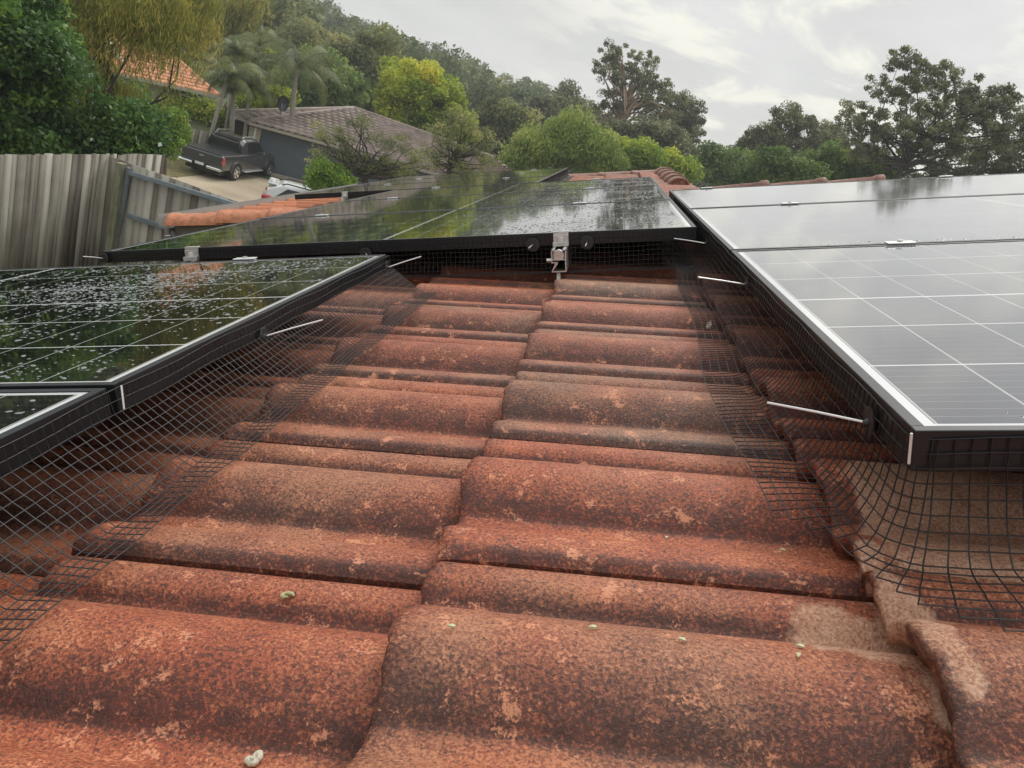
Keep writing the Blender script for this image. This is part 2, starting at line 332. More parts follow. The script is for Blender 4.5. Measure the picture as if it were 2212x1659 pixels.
def tile_field(ranges, name, parent, fresh=0.0):
    Vs, Fs, A = [], [], {k: [] for k in ('tid', 'dirt', 'dry', 'fresh')}; off = 0
    r2 = np.random.default_rng(11)
    for (k0, k1, j0, j1) in ranges:
        for k in range(k0, k1):
            cj = r2.normal(0, 0.0012)
            for j in range(j0, j1):
                u0 = U0 + k * GU + r2.normal(0, 0.0022) + cj; v0 = V0 + j * GV; tid = r2.random(); dz = r2.normal(0, 0.0010); tilt = r2.normal(0, 0.0014); sh = r2.normal(0, 0.0012)
                near = abs(v0 - 0.9) < 1.4 and abs(u0) < 0.9
                nu, nv = (34, 66) if near else (9, 30)
                ll = np.concatenate([[0, 0.001, 0.0025, 0.005, 0.008, 0.012], np.linspace(0.02, GU + 0.028, nu - 6)]) if near else np.concatenate([[0, 0.003, 0.010], np.linspace(0.03, GU + 0.028, nu - 3)])
                ss = np.linspace(0, 1, nv)
                LL, SS = np.meshgrid(ll, ss, indexing='ij')
                q = np.clip(LL / 0.012, 0, 1); edge = 0.006 * (1 - np.sqrt(np.clip(1 - (1 - q) ** 2, 0, 1)))
                Z = prof(SS) + 0.031 * (1 - LL / GU) + dz + tilt * (SS - .5) - edge
                wob = 0.0016 * np.sin(SS * 23 + tid * 40) + 0.0010 * np.sin(SS * 61 + tid * 90) + 0.0007 * np.sin(SS * 140 + tid * 17)
                Uu = u0 + LL + wob * np.clip(1 - LL / 0.03, 0, 1); Vv = v0 + SS * (GV + 0.0) + sh
                chipn = np.clip(np.sin(tid * 300) - 0.2, 0, 1) * 0.010 * np.exp(-((SS - 0.03) / 0.035) ** 2) * np.exp(-LL / 0.02); Z = Z - chipn
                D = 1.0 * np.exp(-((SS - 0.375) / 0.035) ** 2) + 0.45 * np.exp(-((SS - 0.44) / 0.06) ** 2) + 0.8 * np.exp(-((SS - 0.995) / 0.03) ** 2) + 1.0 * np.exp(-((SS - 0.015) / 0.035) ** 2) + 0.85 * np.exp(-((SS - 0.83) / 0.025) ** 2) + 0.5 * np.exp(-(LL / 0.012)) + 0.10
                # rows under the tile: end face and a strip of underside
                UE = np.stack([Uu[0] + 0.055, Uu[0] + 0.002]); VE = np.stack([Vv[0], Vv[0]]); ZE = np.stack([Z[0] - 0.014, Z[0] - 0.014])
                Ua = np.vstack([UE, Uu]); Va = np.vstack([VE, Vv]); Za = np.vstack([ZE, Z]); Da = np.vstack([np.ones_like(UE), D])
                n0, n1 = Ua.shape
                # a side wall closing the lap edge (s = 0)
                Vs.append(np.stack([Ua.ravel(), Va.ravel(), Za.ravel()], 1))
                idx = np.arange(n0 * n1).reshape(n0, n1) + off
                Fs.append(np.stack([idx[:-1, :-1], idx[1:, :-1], idx[1:, 1:], idx[:-1, 1:]], -1).reshape(-1, 4)); 
                A['tid'].append(np.full(n0 * n1, tid)); A['dirt'].append(np.clip(Da, 0, 1).ravel()); A['dry'].append(dryness(Ua, Va).ravel() if fresh == 0 else np.zeros(n0 * n1)); A['fresh'].append(np.full(n0 * n1, fresh * (0.75 + .25 * tid)))
                off += n0 * n1
                sw = np.stack([np.stack([Ua[:, 0], Va[:, 0], Za[:, 0]], 1), np.stack([Ua[:, 0], Va[:, 0] + .001, Za[:, 0] - 0.020], 1)], 1).reshape(-1, 3)
                Vs.append(sw); i2 = np.arange(n0 * 2).reshape(n0, 2) + off
                Fs.append(np.stack([i2[:-1, 0], i2[:-1, 1], i2[1:, 1], i2[1:, 0]], -1)); off += n0 * 2
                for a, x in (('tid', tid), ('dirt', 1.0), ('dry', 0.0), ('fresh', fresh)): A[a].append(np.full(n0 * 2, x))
    return npmesh(name, np.vstack(Vs), np.vstack(Fs), M['tile'], parent, vatt={k: np.concatenate(v) for k, v in A.items()}, smooth=True)
M['cap'] = simple('weathered_ridge_cap', (0.24, 0.115, 0.08), 0.6, 0, 0.55, 30, 0.008)
M['cap_orange'] = simple('clean_orange_cap', (0.52, 0.20, 0.10), 0.65, 0, 0.35, 25, 0.005)
M['gutter'] = simple('pale_grey_gutter', (0.36, 0.34, 0.31), 0.4, 0, 0.1, 3)
M['fascia'] = simple('brown_grey_fascia', (0.20, 0.175, 0.145), 0.6, 0, 0.12, 6)
M['brick_own'] = simple('brown_brick_wall', (0.26, 0.16, 0.11), 0.8, 0, 0.3, 30, 0.004)
house = empty('house', 'low tiled house in the foreground whose wet terracotta tile roof carries the solar panels', 'house', T)
tile_field([(-4, 8, -6, 16), (-4, 2, 16, 29)], 'roof_tiles', house)
lower = tile_field([(-8, -4, 15, 29)], 'roof_tiles', house, 0.8); tag(lower, 'clean orange tiles of the lower wing')
def cap(a, b, r, up, m, flare=1.12):
    """half-round capping tile from a to b (roof coords), wider end at a"""
    a = Vector(a); b = Vector(b); d = (b - a).normalized(); up = Vector(up); x = d.cross(up).normalized(); mb = MB(); n = 12
    rings = [(a, r * flare), (a + d * 0.012, r * flare * 1.02), (a + d * 0.05, r * flare), (a + d * 0.055, r * 1.03), (b, r)]
    vs = []
    for c, rr in rings:
        for k in range(n + 1):
            t_ = math.pi * (k / n); vs.append(c + x * math.cos(t_) * rr * 1.15 + up * (math.sin(t_) * rr * 0.85 - 0.02))
    for k in range(n + 1):
        t_ = math.pi * (k / n); vs.append(a + x * math.cos(t_) * (r * flare - .014) * 1.15 + up * (math.sin(t_) * (r * flare - .014) * .85 - .02))
    fs = []
    for i in range(len(rings) - 1):
        for k in range(n): q = i * (n + 1) + k; fs.append((q, q + 1, q + n + 2, q + n + 1))
    q0 = len(rings) * (n + 1)
    for k in range(n): fs.append((k, q0 + k, q0 + k + 1, k + 1))
    return mb.mesh(vs, fs).build('ridge_cap', m, house, smooth=True)
# gable capping of the lower wing (facing us), far end capping, the high ridge spur
v_g = V0 + 15 * GV
for k in range(4):
    cap((-3.10 + k * 0.37, v_g, 0.040 + 0.004 * (k % 2)), (-3.10 + (k + 1) * 0.37 + 0.05, v_g, 0.030), 0.085, (0, 0, 1), M['cap_orange'])
MB().box(-3.08, -1.62, v_g - 0.03, v_g + 0.05, -0.22, 0.02).build('barge_board', M['fascia'], house)
v_e = V0 + 16 * GV; v_s = V0 + 20 * GV
for k in range(3): cap((0.56 + (k + 1) * 0.36 + .04, v_e + .02, 0.072), (0.56 + k * 0.36, v_e + .02, 0.055), 0.052, (0, 0, 1), M['cap'], 1.2)
for k in range(3): cap((-0.64 + k * 0.38, 9.30, 0.04), (-0.64 + (k + 1) * 0.38 + .04, 9.30, 0.04), 0.065, (0, 0, 1), M['cap'])
for k in range(6): cap((0.47, v_s - .02 + k * 0.42, 0.055), (0.47, v_s + (k + 1) * 0.42, 0.050), 0.072 + .010 * (k % 3), (0, 0, 1), M['cap'], 1.03)
MB().tube([(0.47, v_s - .01, .03), (0.47, v_s + .02, .03)], [.065, .074], 14).build('mortar_end', M['cap'], house)
MB().box(-3.165, -3.12, v_g - 0.06, 9.3, 0.01, 0.025).box(-3.175, -3.165, v_g - 0.06, 9.3, 0.01, 0.095).box(-3.12, -3.111, v_g - .06, 9.3, .01, 0.085).build('gutter', M['gutter'], house)
MB().box(-3.117, -3.085, v_g - 0.10, 9.3, -0.24, 0.0).box(-1.68, -1.64, -1.2, v_g, -0.22, -0.01).build('fascia', M['fascia'], house)
MB().box(-1.80, -1.69, -1.2, v_g - .1, -0.13, -0.02).build('gutter', M['gutter'], house)
# walls are plumb, so they are built in world metres and brought back into the roof's frame
wm = MB(); Ti = T.inverted()
def wbox(x0, x1, y0, y1, z0, ztop0, ztop1):
    p = [(x0, y0, z0), (x1, y0, z0), (x1, y1, z0), (x0, y1, z0), (x0, y0, ztop0), (x1, y0, ztop1), (x1, y1, ztop1), (x0, y1, ztop0)]
    wm.mesh([Ti @ Vector(q) for q in p], [(0, 3, 2, 1), (4, 5, 6, 7), (0, 1, 5, 4), (1, 2, 6, 5), (2, 3, 7, 6), (3, 0, 4, 7)])
def rz(x): return O0[2] + (x - O0[0]) * math.tan(TH) - 0.10
wbox(-1.25, 2.55, -1.1, 5.2, 0.6, rz(-1.25), rz(2.55)); wbox(-2.7, 0.3, v_g + .2, 9.1, 0.6, rz(-2.7), rz(.3))
wbox(2.56, 8.5, -1.1, 5.2, 0.6, rz(2.55) - .05, rz(2.55) - 2.1)
wm.build('wall', M['brick_own'], house)
sb = MB(); x2 = 2.75; zt = rz(x2) + .12
sb.mesh([Ti @ Vector(q) for q in [(x2, -1.2, zt), (9.0, -1.2, zt - 2.2), (9.0, 5.4, zt - 2.2), (x2, 5.4, zt), (x2, -1.2, zt - .08), (9.0, -1.2, zt - 2.28), (9.0, 5.4, zt - 2.28), (x2, 5.4, zt - .08)]],
        [(0, 1, 2, 3), (4, 7, 6, 5), (0, 4, 5, 1), (1, 5, 6, 2), (2, 6, 7, 3), (3, 7, 4, 0)]).build('rear_roof_slope', M['cap'], house)

# ------------------------------------------------------------ solar panels
def make_panel(glass, label, group):
    t = empty('solar_panel', label, 'solar panel', group=group); lip = 0.011; e = 0.0015
    f = MB()
    f.box(0, PL, 0, lip, -PT, 0).box(0, PL, PW - lip, PW, -PT, 0).box(0, lip, lip, PW - lip, -PT, 0).box(PL - lip, PL, lip, PW - lip, -PT, 0)
    f.box(lip, PL - lip, lip, lip + .02, -PT, -PT + .002).box(lip, PL - lip, PW - lip - .02, PW - lip, -PT, -PT + .002)
    f.build('frame', M['frame'], t, bevel=0.0009)
    MB().box(lip, PL - lip, lip, PW - lip, -0.006, -e).build('glass', M[glass], t)
    return t
def place(o, u, v, w=WP): o.matrix_world = T @ Matrix.Translation((u, v, w)); return o
PS = 1.075
GRP = {'L': 'solar panels of the near left array', 'C': 'solar panels of the middle array', 'R': 'solar panels of the right array', 'F': 'solar panels of the far array'}
specs = [('glass_wet', 'L', [(-2.322, -0.318, 'rain speckled black solar panel cut by the left edge, only its back corner showing'),
                            (-2.322, 0.757, 'rain beaded black solar panel at the left, the nearest one reflecting dark trees')]),
         ('glass_mid', 'C', [(-1.555, 2.150, 'front panel of the middle array, its black front edge raised over the bare tiles'),
                            (-1.555, 2.150 + PS, 'middle row panel of the central array between the front and back ones'),
                            (-1.555, 2.150 + 2 * PS, 'rearmost panel of the central array next to the brown ridge cap')]),
         ('glass_dry', 'R', [(0.225, 0.600, 'big grey looking solar panel nearest the camera at the right, corner over the tiles'),
                            (0.225, 0.600 + PS, 'sky reflecting panel behind the nearest one in the right array'),
                            (0.225, 0.600 + 2 * PS, 'farthest panel of the right array, mirroring cloud and dark trees')]),
         ('glass_mid', 'F', [(-2.322, 5.42, 'front panel of the far array, its thick black edge above orange tiles'),
                            (-2.322, 5.42 + PS, 'middle panel of the far array seen as a thin sliver'),
                            (-2.322, 5.42 + 2 * PS, 'hindmost panel of the far array below the garage roof and bare tree')])]
for g, a, lst in specs:
    first = None
    for (u, v, lab) in lst:
        if first is None: first = make_panel(g, lab, GRP[a]); p = first
        else: p = copy_tree(first); p['label'] = lab
        place(p, u, v)

def water_drops(panel, n, x0, x1, y0, y1, smin, smax, dens, seed, wm_=None):
    wm_ = wm_ or M['water']
    """standing rain drops: low domes scattered in patches over the glass"""
    r = np.random.default_rng(seed); X = r.uniform(x0, x1, n * 4); Y = r.uniform(y0, y1, n * 4)
    w = dens(X, Y) * (0.55 + 0.45 * np.sin(X * 9 + 3 * np.sin(Y * 7 + seed))) ; keep = r.random(n * 4) < np.clip(w, 0, 1); X, Y = X[keep][:n], Y[keep][:n]; m = len(X)
    a = r.uniform(smin, smax, m) * r.choice([1, 1, 1.7], m); b = a * r.uniform(.45, .9, m); th = r.uniform(-.7, .7, m); h = np.minimum(a, b) * r.uniform(.22, .36, m); K = 8
    V = np.zeros((m, 2 * K + 1, 3)); ph = np.linspace(0, 2 * np.pi, K, endpoint=False)
    for ring, (rr_, hh) in enumerate(((1.0, 0.0), (.68, .72))):
        for k in range(K):
            wob = 1 + .22 * np.sin(2 * ph[k] + th * 9) ; ex = a * rr_ * wob * np.cos(ph[k]); ey = b * rr_ * wob * np.sin(ph[k])
            V[:, ring * K + k, 0] = X + ex * np.cos(th) - ey * np.sin(th); V[:, ring * K + k, 1] = Y + ex * np.sin(th) + ey * np.cos(th); V[:, ring * K + k, 2] = -0.0016 + h * hh + .0001 * ring
    V[:, 2 * K, 0] = X; V[:, 2 * K, 1] = Y; V[:, 2 * K, 2] = -0.0015 + h
    base = (np.arange(m) * (2 * K + 1))[:, None]; F = []
    for k in range(K): k2 = (k + 1) % K; F.append(base + np.array([[k, k2, K + k2, K + k]]))
    for k in range(0, K, 2): F.append(base + np.array([[K + k, K + (k + 1) % K, K + (k + 2) % K, 2 * K]]))
    o = npmesh('rain_drops', V.reshape(-1, 3), np.vstack(F), wm_, panel, smooth=True); o['kind'] = 'stuff'; return o
M['water_clear'] = simple('clear_rain_water', (0.03, 0.031, 0.033), 0.04, 0, 0, 1, 0, 0.7)
M['water'] = simple('rain_water_painted_glint', (0.19, 0.20, 0.20), 0.06, 0, 0, 1, 0, 1.0, coat=1.0)  # pale grey base colour stands in for the drops' bright sky glints
pans = [o for o in COL.objects if o.name.startswith('solar_panel') and o.type == 'EMPTY']
water_drops(pans[1], 5200, .55, PL - .03, .03, PW - .03, .0010, .0030, lambda x, y: np.clip(.12 + 1.1 * np.exp(-((x - 1.30 - .10 * (y - .5)) / .26) ** 2), 0, 1), 3)
water_drops(pans[0], 1500, .9, PL - .03, .5, PW - .03, .0012, .0034, lambda x, y: .7 + 0 * x, 4)
for q in (2, 3, 4): water_drops(pans[q], 2600, .9, PL - .03, .02, PW - .02, .0014, .0032, lambda x, y: np.clip((x - .9) * 1.3, 0, 1), 5 + q, M['water_clear'])
water_drops(pans[5], 60, .08, 1.0, .02, .06, .0012, .0028, lambda x, y: .8 + 0 * x, 9, M['water_clear'])
water_drops(pans[6], 160, .04, 1.2, .02, .06, .001, .0024, lambda x, y: .8 + 0 * x, 10, M['water_clear'])
# rails and clamps
def rail_section():
    return [(-.020, 0), (.020, 0), (.020, .060), (.012, .060), (.012, .056), (.016, .052), (.016, .034), (-.016, .034), (-.016, .052), (-.012, .056), (-.012, .060), (-.020, .060)]
def rail(u, v0, v1, label):
    t = empty('mounting_rail', label, 'rail', T @ Matrix.Translation((u, v0, WP - PT - 0.062)), 'rails carrying the solar panels')
    Lr = v1 - v0; mb = MB(); th = .003
    for x0, x1, z0, z1 in ((-.020, .020, 0, th), (.017, .020, th, .060), (-.020, -.017, th + .026, .060), (-.020, -.011, .057, .060), (.011, .020, .0572, .0602), (-.017, .017, .032, .035)):
        mb.box(x0, x1, 0, Lr, z0, z1)
    # slanted lower web of the profile
    mb.bar((-.018, 0, .004), (-.008, 0, .024), .003, .003)
    q = [(-.020, .003), (-.017, .003), (-.003, .022), (-.003, .027), (-.020, .0275), (-.020, .0245), (-.007, .0245), (-.007, .021)]
    n = len(q); mb.mesh([(x, 0, z) for x, z in q] + [(x, Lr, z) for x, z in q], [(i, (i + 1) % n, n + (i + 1) % n, n + i) for i in range(n)] + [tuple(range(n)), tuple(range(2 * n - 1, n - 1, -1))])
    mb.build('profile', M['alu'], t)
    MB().tube([(0, 0.004, .045), (0, .016, .045)], .0155, 8).build('rail_nut', M['alu'], t, bevel=.001)
    MB().tube([(-.034, .020, .030), (-.020, .020, .030)], .006, 6).build('bolt', M['alu'], t)
    MB().bar((-.004, .03, 0.0), (-.004, .012, -.062), .010, .004).bar((-.004, .012, -.060), (.05, .012, -.072), .016, .004).build('roof_hook', M['alu'], t)
    return t
rail(-0.168, 2.068, 5.40, 'silver rail with its open end facing us under the front edge of the middle array')
rail(-1.265, 2.10, 5.40, 'silver rail hidden under the left half of the middle array')
rail(-1.945, 5.34, 8.66, 'silver rail whose end shows at the front left of the far array')
rail(-0.935, -.33, 1.90, 'rail under the rain beaded left panels'); rail(0.56, 0.63, 3.86, 'rail under the left half of the right array')
def clamp_end(u, v, label):
    t = empty('end_clamp', label, 'clamp', T @ Matrix.Translation((u, v, WP)), 'silver clamps holding the panels')
    b = MB().box(-.021, .021, -.004, .012, .0008, .0035).box(-.021, .021, -.0045, -.001, -.034, .0006).box(-.022, .022, -.020, -.0046, -.036, -.024)
    b.box(-.021, .021, -.0075, -.0046, -.0238, -.006); b.build('bracket', M['alu'], t, bevel=.0008)
    MB().tube([(0, -.012, -.0236), (0, -.012, -.012)], .0075, 6).build('bolt', M['pin'], t); return t
clamp_end(-0.166, 2.150, 'silver end clamp above the open rail end in the middle of the photo')
clamp_end(-1.262, 2.150, 'silver end clamp at the left part of the middle array front edge')
clamp_end(-1.945, 5.42, 'small silver end clamp on the far array front edge')
def clamp_mid(u, v, label, first=[None]):
    if first[0] is None:
        t = empty('mid_clamp', label, 'clamp', group='silver clamps in the gaps between panels')
        MB().box(-.027, .027, -.013, .013, .0012, .0040).box(-.027, .027, -.0055, .0055, -.02, .0011).build('plate', M['pin'], t, bevel=.0008)
        MB().tube([(0, 0, .0041), (0, 0, .0075)], .006, 6).build('bolt', M['alu'], t); first[0] = t
    else: t = copy_tree(first[0]); t['label'] = label
    place(t, u, v); return t
ga = -(PS - PW) / 2
clamp_mid(-0.934, 0.757 + PS + ga, 'white looking clamp on the back edge of the left panel')
clamp_mid(0.560, 0.600 + PS + ga, 'clamp in the first gap of the right array, the largest of the gap clamps')
clamp_mid(0.560, 0.600 + 2 * PS + ga, 'clamp in the second gap of the right array')
clamp_mid(0.40, 0.600 + 3 * PS + ga, 'clamp on the far edge of the right array by the roof humps')
clamp_mid(1.45, 0.600 + 3 * PS + ga, 'clamp on the far edge of the right array under the big tree')
clamp_mid(-1.268, 2.15 + PS + ga, 'bright clamp at the left end of the first gap in the middle array')
clamp_mid(-0.168, 2.15 + PS + ga, 'clamp at the right side of the first gap in the middle array')
clamp_mid(-1.268, 2.15 + 2 * PS + ga, 'bright clamp at the left end of the second gap in the middle array')
clamp_mid(-0.168, 2.15 + 2 * PS + ga, 'clamp at the right side of the second gap in the middle array')
clamp_mid(-1.268, 2.15 + 3 * PS + ga, 'clamp at the rear left of the middle array')
clamp_mid(-0.168, 2.15 + 3 * PS + ga, 'clamp at the rear right of the middle array')
clamp_mid(-1.945, 5.42 + PS + ga, 'clamp at the left of the first gap in the far array'); clamp_mid(-0.935, 5.42 + PS + ga, 'clamp at the right of the first gap in the far array')
clamp_mid(-1.945, 5.42 + 2 * PS + ga, 'clamp at the left of the second gap in the far array'); clamp_mid(-0.935, 5.42 + 2 * PS + ga, 'clamp at the right of the second gap in the far array')
clamp_mid(-0.935, 5.42 + 3 * PS + ga, 'clamp on the hindmost edge of the far array')

# ------------------------------------------------------------ bird mesh
def tile_top(u, v):
    k = math.floor((u - U0) / GU); l = (u - U0) - k * GU; s = ((v - V0) / GV) % 1.0
    return float(prof(np.array([s]))[0]) + 0.031 * (1 - l / GU)
CELL = 0.0128
def wires(lines, r, name, label, group='black wire bird mesh skirts under the panel edges'):
    Vs, Fs, off = [], [], 0
    for pts in lines:
        p = np.array(pts); 
        if len(p) < 2: continue
        d = np.gradient(p, axis=0); d /= np.linalg.norm(d, axis=1)[:, None] + 1e-12
        ref = np.array([0.31, 0.17, 0.93]); x = np.cross(d, ref); x /= np.linalg.norm(x, axis=1)[:, None] + 1e-12; y = np.cross(d, x)
        rings = [p + r * (x * math.cos(a) + y * math.sin(a)) for a in (0, 2.094, 4.189)]
        n = len(p); V = np.stack(rings, 1).reshape(-1, 3); Vs.append(V); i = np.arange(n - 1) * 3 + off
        for k in range(3):
            k2 = (k + 1) % 3; Fs.append(np.stack([i + k, i + k2, i + 3 + k2, i + 3 + k], 1))
        off += len(V)
    o = npmesh(name, np.vstack(Vs), np.vstack(Fs), M['wire'], smooth=True, M=T); tag(o, label, 'bird mesh', group); return o
def skirt(path, outn, widths, label, r=0.00075, top_drop=0.006, flare=0.10, vert=0.085, skip=None, jit=0.0012, bulge=0.0, straight=None):
    """path: (i, point) along a panel edge in roof coords; outn: outward direction; rows hang down, then flare onto the tiles"""
    n = len(path); nrow = widths; G = np.zeros((n, nrow, 3)); ok = np.ones((n, nrow), bool)
    rr = np.random.default_rng(len(label)); ph = rr.random(8) * 6.28
    for i in range(n):
        p = np.array(path[i]); o = np.array(outn[i]); wv = 0.5 + 0.5 * math.sin(i * 0.045 + ph[0]) ; wv2 = math.sin(i * 0.11 + ph[1])
        vd = vert * (1 + 0.10 * wv2); dist = 0.0; q = p[:2].copy(); z = p[2] - top_drop; pos = np.array([q[0] + o[0] * .002, q[1] + o[1] * .002, z])
        for j in range(nrow):
            G[i, j] = pos
            a = min(1.0, (j * CELL) / vd); ang = math.pi / 2 * (1 - a ** 1.7) * 1.0 if a < 1 else 0.0   # steep, then turning outwards
            if straight: ang = R_(84) if j < 2 else R_(straight)
            ang = max(ang, 0.16); ang *= 1 - 0.12 * bulge * wv
            step = np.array([o[0] * math.cos(ang), o[1] * math.cos(ang), -math.sin(ang)]) * CELL
            nxt = pos + step; zt = tile_top(nxt[0], nxt[1]) + 0.0022
            soft = 0.0665
            if nxt[2] < max(zt, soft): nxt[2] = max(zt, soft)
            pos = nxt
        if skip is not None:
            m = skip(i)
            if m < nrow: ok[i, m:] = False
    G[:, :, :2] += rr.normal(0, jit * .25, G[:, :, :2].shape)
    G[:, :, 2] += 0.0015 * np.sin(np.arange(n)[:, None] * 0.31 + np.arange(nrow)[None] * .5)
    lines = []
    for j in range(nrow):
        cur = []
        for i in range(n):
            if ok[i, j]: cur.append(G[i, j])
            else:
                if len(cur) > 1: lines.append(cur)
                cur = []
        if len(cur) > 1: lines.append(cur)
    for i in range(n):
        k = int(ok[i].sum())
        if k > 1: lines.append(list(G[i, :k]))
    return wires(lines, r, 'bird_mesh', label)
def runv(u, v0, v1, w=WP):
    n = int(abs(v1 - v0) / CELL) + 1; return [(u, v0 + (v1 - v0) * i / (n - 1), w) for i in range(n)]
def runu(v, u0, u1, w=WP):
    n = int(abs(u1 - u0) / CELL) + 1; return [(u0 + (u1 - u0) * i / (n - 1), v, w) for i in range(n)]
p = runv(-2.322 + PL, 0.15, 1.835); skirt(p, [(1, 0)] * len(p), 15, 'black wire mesh sloping from the left panels down onto the tiles', straight=44)
p = runu(2.150, -1.55, -0.196); skirt(p, [(0, -1)] * len(p), 13, 'black wire mesh hanging under the middle array left of the rail end', vert=0.16)
p = runu(2.150, -0.140, 0.19); skirt(p, [(0, -1)] * len(p), 13, 'black wire mesh hanging under the middle array right of the rail end', vert=0.16)
# right array: down the left side, round the corner and along the front
u_, v_ = 0.225, 0.600; rc = 0.018
p = runv(u_, 3.4, v_ + rc)[:-1]; on = [(-1, 0)] * len(p); c = (u_ + rc, v_ + rc)
for k in range(4):
    a = math.pi + (k + .5) / 4 * math.pi / 2; p.append((c[0] + rc * math.cos(a), c[1] + rc * math.sin(a), WP)); on.append((math.cos(a), math.sin(a)))
nc = len(p); q = runu(v_, u_ + rc, u_ + 0.62); p += q; on += [(0, -1)] * len(q)
on2 = []
for i in range(len(on)):
    lo, hi = max(0, i - 5), min(len(on), i + 6); a = np.mean(np.array(on[lo:hi]), 0); a /= np.linalg.norm(a); on2.append(tuple(a))
def sk(i):
    d = abs(i - (nc - 4)); return min(14 if i < nc - 4 else 16, 11 + max(0, d - 1) if d <= 5 else 16)
skirt(p, on2, 16, 'black wire mesh wrapped round the near corner of the right array', vert=0.14, skip=sk, bulge=1)
p = runu(5.42, -2.31, -1.5); skirt(p, [(0, -1)] * len(p), 11, 'black wire mesh under the far array above the orange tiles', r=0.0008, vert=0.14)
p = runv(-2.322 + PL, 5.44, 8.6); skirt(p, [(1, 0)] * len(p), 10, 'black wire mesh along the right side of the far array', r=0.0008, vert=0.12)

# clips: black disc with a bright pin through the mesh
def clip(disc, tip, nrm, label, r=0.0155):
    t = empty('mesh_clip', label, 'clip', T @ Matrix.Translation(disc), 'disc and pin clips fastening the bird mesh')
    nrm = Vector(nrm).normalized(); mb = MB(); mb.disc((0, 0, 0), nrm, r, 0.0014, 28, dome=.15); mb.tube([nrm * .001, nrm * .005], [r * .3, r * .16], 14); mb.build('disc', M['disc'], t)
    d = Vector(tip) - Vector(disc); MB().tube([d * 0.0, d * .5 + Vector((0, 0, .0006)), d], 0.0013, 8).build('pin', M['pin'], t); return t
def onplane(x, y, axis, val):       # roof point seen at (x, y) on the plane roof-axis = val
    d = CM @ np.array([x - CX, y - CY, FP]); dr = np.array([d @ Rv, d[1], d @ Nv]); c0 = np.array([0, 0, HC]); return c0 + dr * (val - c0[axis]) / dr[axis]
UL = -2.322 + PL + 0.004; UR = 0.225 - 0.004; VC = 2.150 - 0.010
def mkclip(dx, dy, tx, ty, axis, val, ln, side, label, r=0.0155):
    a = onplane(dx, dy, axis, val); best = None
    rt = CM @ np.array([tx - CX, ty - CY, FP]); rr_ = np.array([rt @ Rv, rt[1], rt @ Nv]); rr_ /= np.linalg.norm(rr_); c0 = np.array([0, 0, HC])
    # tip: on its sight line, sticking out by ln
    for s_ in np.linspace(0.3, 6, 5700):
        b = c0 + rr_ * s_; e = abs(np.linalg.norm(b - a) - ln) + (0 if (b - a)[axis] * side > 0 else 0.02)
        if best is None or e < best[0]: best = (e, b)
    n = [0, 0, 0]; n[axis] = side; return clip(tuple(a), tuple(best[1]), n, label, r)
mkclip(570, 727, 697, 691, 0, UL, 0.085, 1, 'black disc clip with long pin on the left panel mesh, the largest on that side')
mkclip(836, 578, 910, 554, 0, UL, 0.085, 1, 'disc clip with pin at the back corner of the left panel')
mkclip(1877, 914, 1658, 870, 0, UR, 0.10, -1, 'disc clip with the longest white pin, near the front corner of the right array')
mkclip(1613, 615, 1508, 599, 0, UR, 0.095, -1, 'disc clip with pin halfway along the right array mesh')
mkclip(1526, 526, 1456, 515, 0, UR, 0.09, -1, 'disc clip with pin where the middle and right arrays meet')
mkclip(1151, 529, 1142, 536, 1, VC, 0.05, -1, 'round black disc clip just left of the silver rail end', .019)
mkclip(1268, 524, 1265, 531, 1, VC, 0.05, -1, 'round black disc clip just right of the silver rail end', .019)
mkclip(790, 548, 793, 552, 1, VC, 0.04, -1, 'faint round disc clip on the front edge above the left panel corner', .017)
mkclip(224, 558, 180, 554, 1, VC, 0.09, -1, 'clip with white pin sticking out at the left end of the middle array')
mkclip(374, 509, 357, 509, 0, -1.558, 0.05, -1, 'small white pin poking out beyond the left side of the middle array')
def tie(a, b, label):
    mb = MB(); mb.tube([a, [(a[i] + b[i]) / 2 for i in range(3)], b], 0.0011, 6); o = mb.build('cable_tie', M['pin'], None, M=T); tag(o, label, 'cable tie')
a = onplane(262, 832, 0, UL + .003); b = onplane(268, 884, 0, UL + .006); tie(tuple(a), tuple(b), 'white tie hanging at the joint between the two left panels')
a = onplane(1969, 936, 1, .600 - .004); b = onplane(1963, 1002, 1, .600 - .005); tie(tuple(a), tuple(b), 'white tie on the near corner of the right array')

# ------------------------------------------------------------ litter on the tiles
def ontile(x, y):
    z = 0.03
    for _ in range(12):
        p = onplane(x, y, 2, z); z = tile_top(p[0], p[1])
    return np.array([p[0], p[1], z])
M['larva'] = simple('pale_green_pod', (0.42, 0.40, 0.20), 0.6, 0, 0.2, 300)
M['drop'] = simple('chalky_white', (0.62, 0.56, 0.44), 0.8, 0, 0.3, 400, 0.001)
M['bit'] = simple('pale_leaf_bit', (0.55, 0.55, 0.32), 0.5)
p = ontile(627, 1322); mb = MB(); mb.tube([p + np.array([.0045 * math.cos(a) * 1.1, .0045 * math.sin(a), .003 + .0006 * a]) for a in np.linspace(0.3, 5.2, 14)], [.0009, .0014] + [.0018] * 9 + [.0016, .0012, .0008], 8)
tag(mb.build('seed_pod', M['larva'], smooth=True, M=T), 'small pale green curled pod lying on a tile at lower left', 'pod')
p = ontile(552, 1640); mb = MB()
for _ in range(9):
    q = p + np.array([rng.normal(0, .003), rng.normal(0, .003), .0012]); mb.tube([q - np.array([0, 0, .002]), q, q + np.array([0, 0, .0012])], [.0034, .0034, .0016], 9)
tag(mb.build('bird_dropping', M['drop'], smooth=True, M=T), 'chalky white dropping on the tile at the bottom edge', 'dropping')
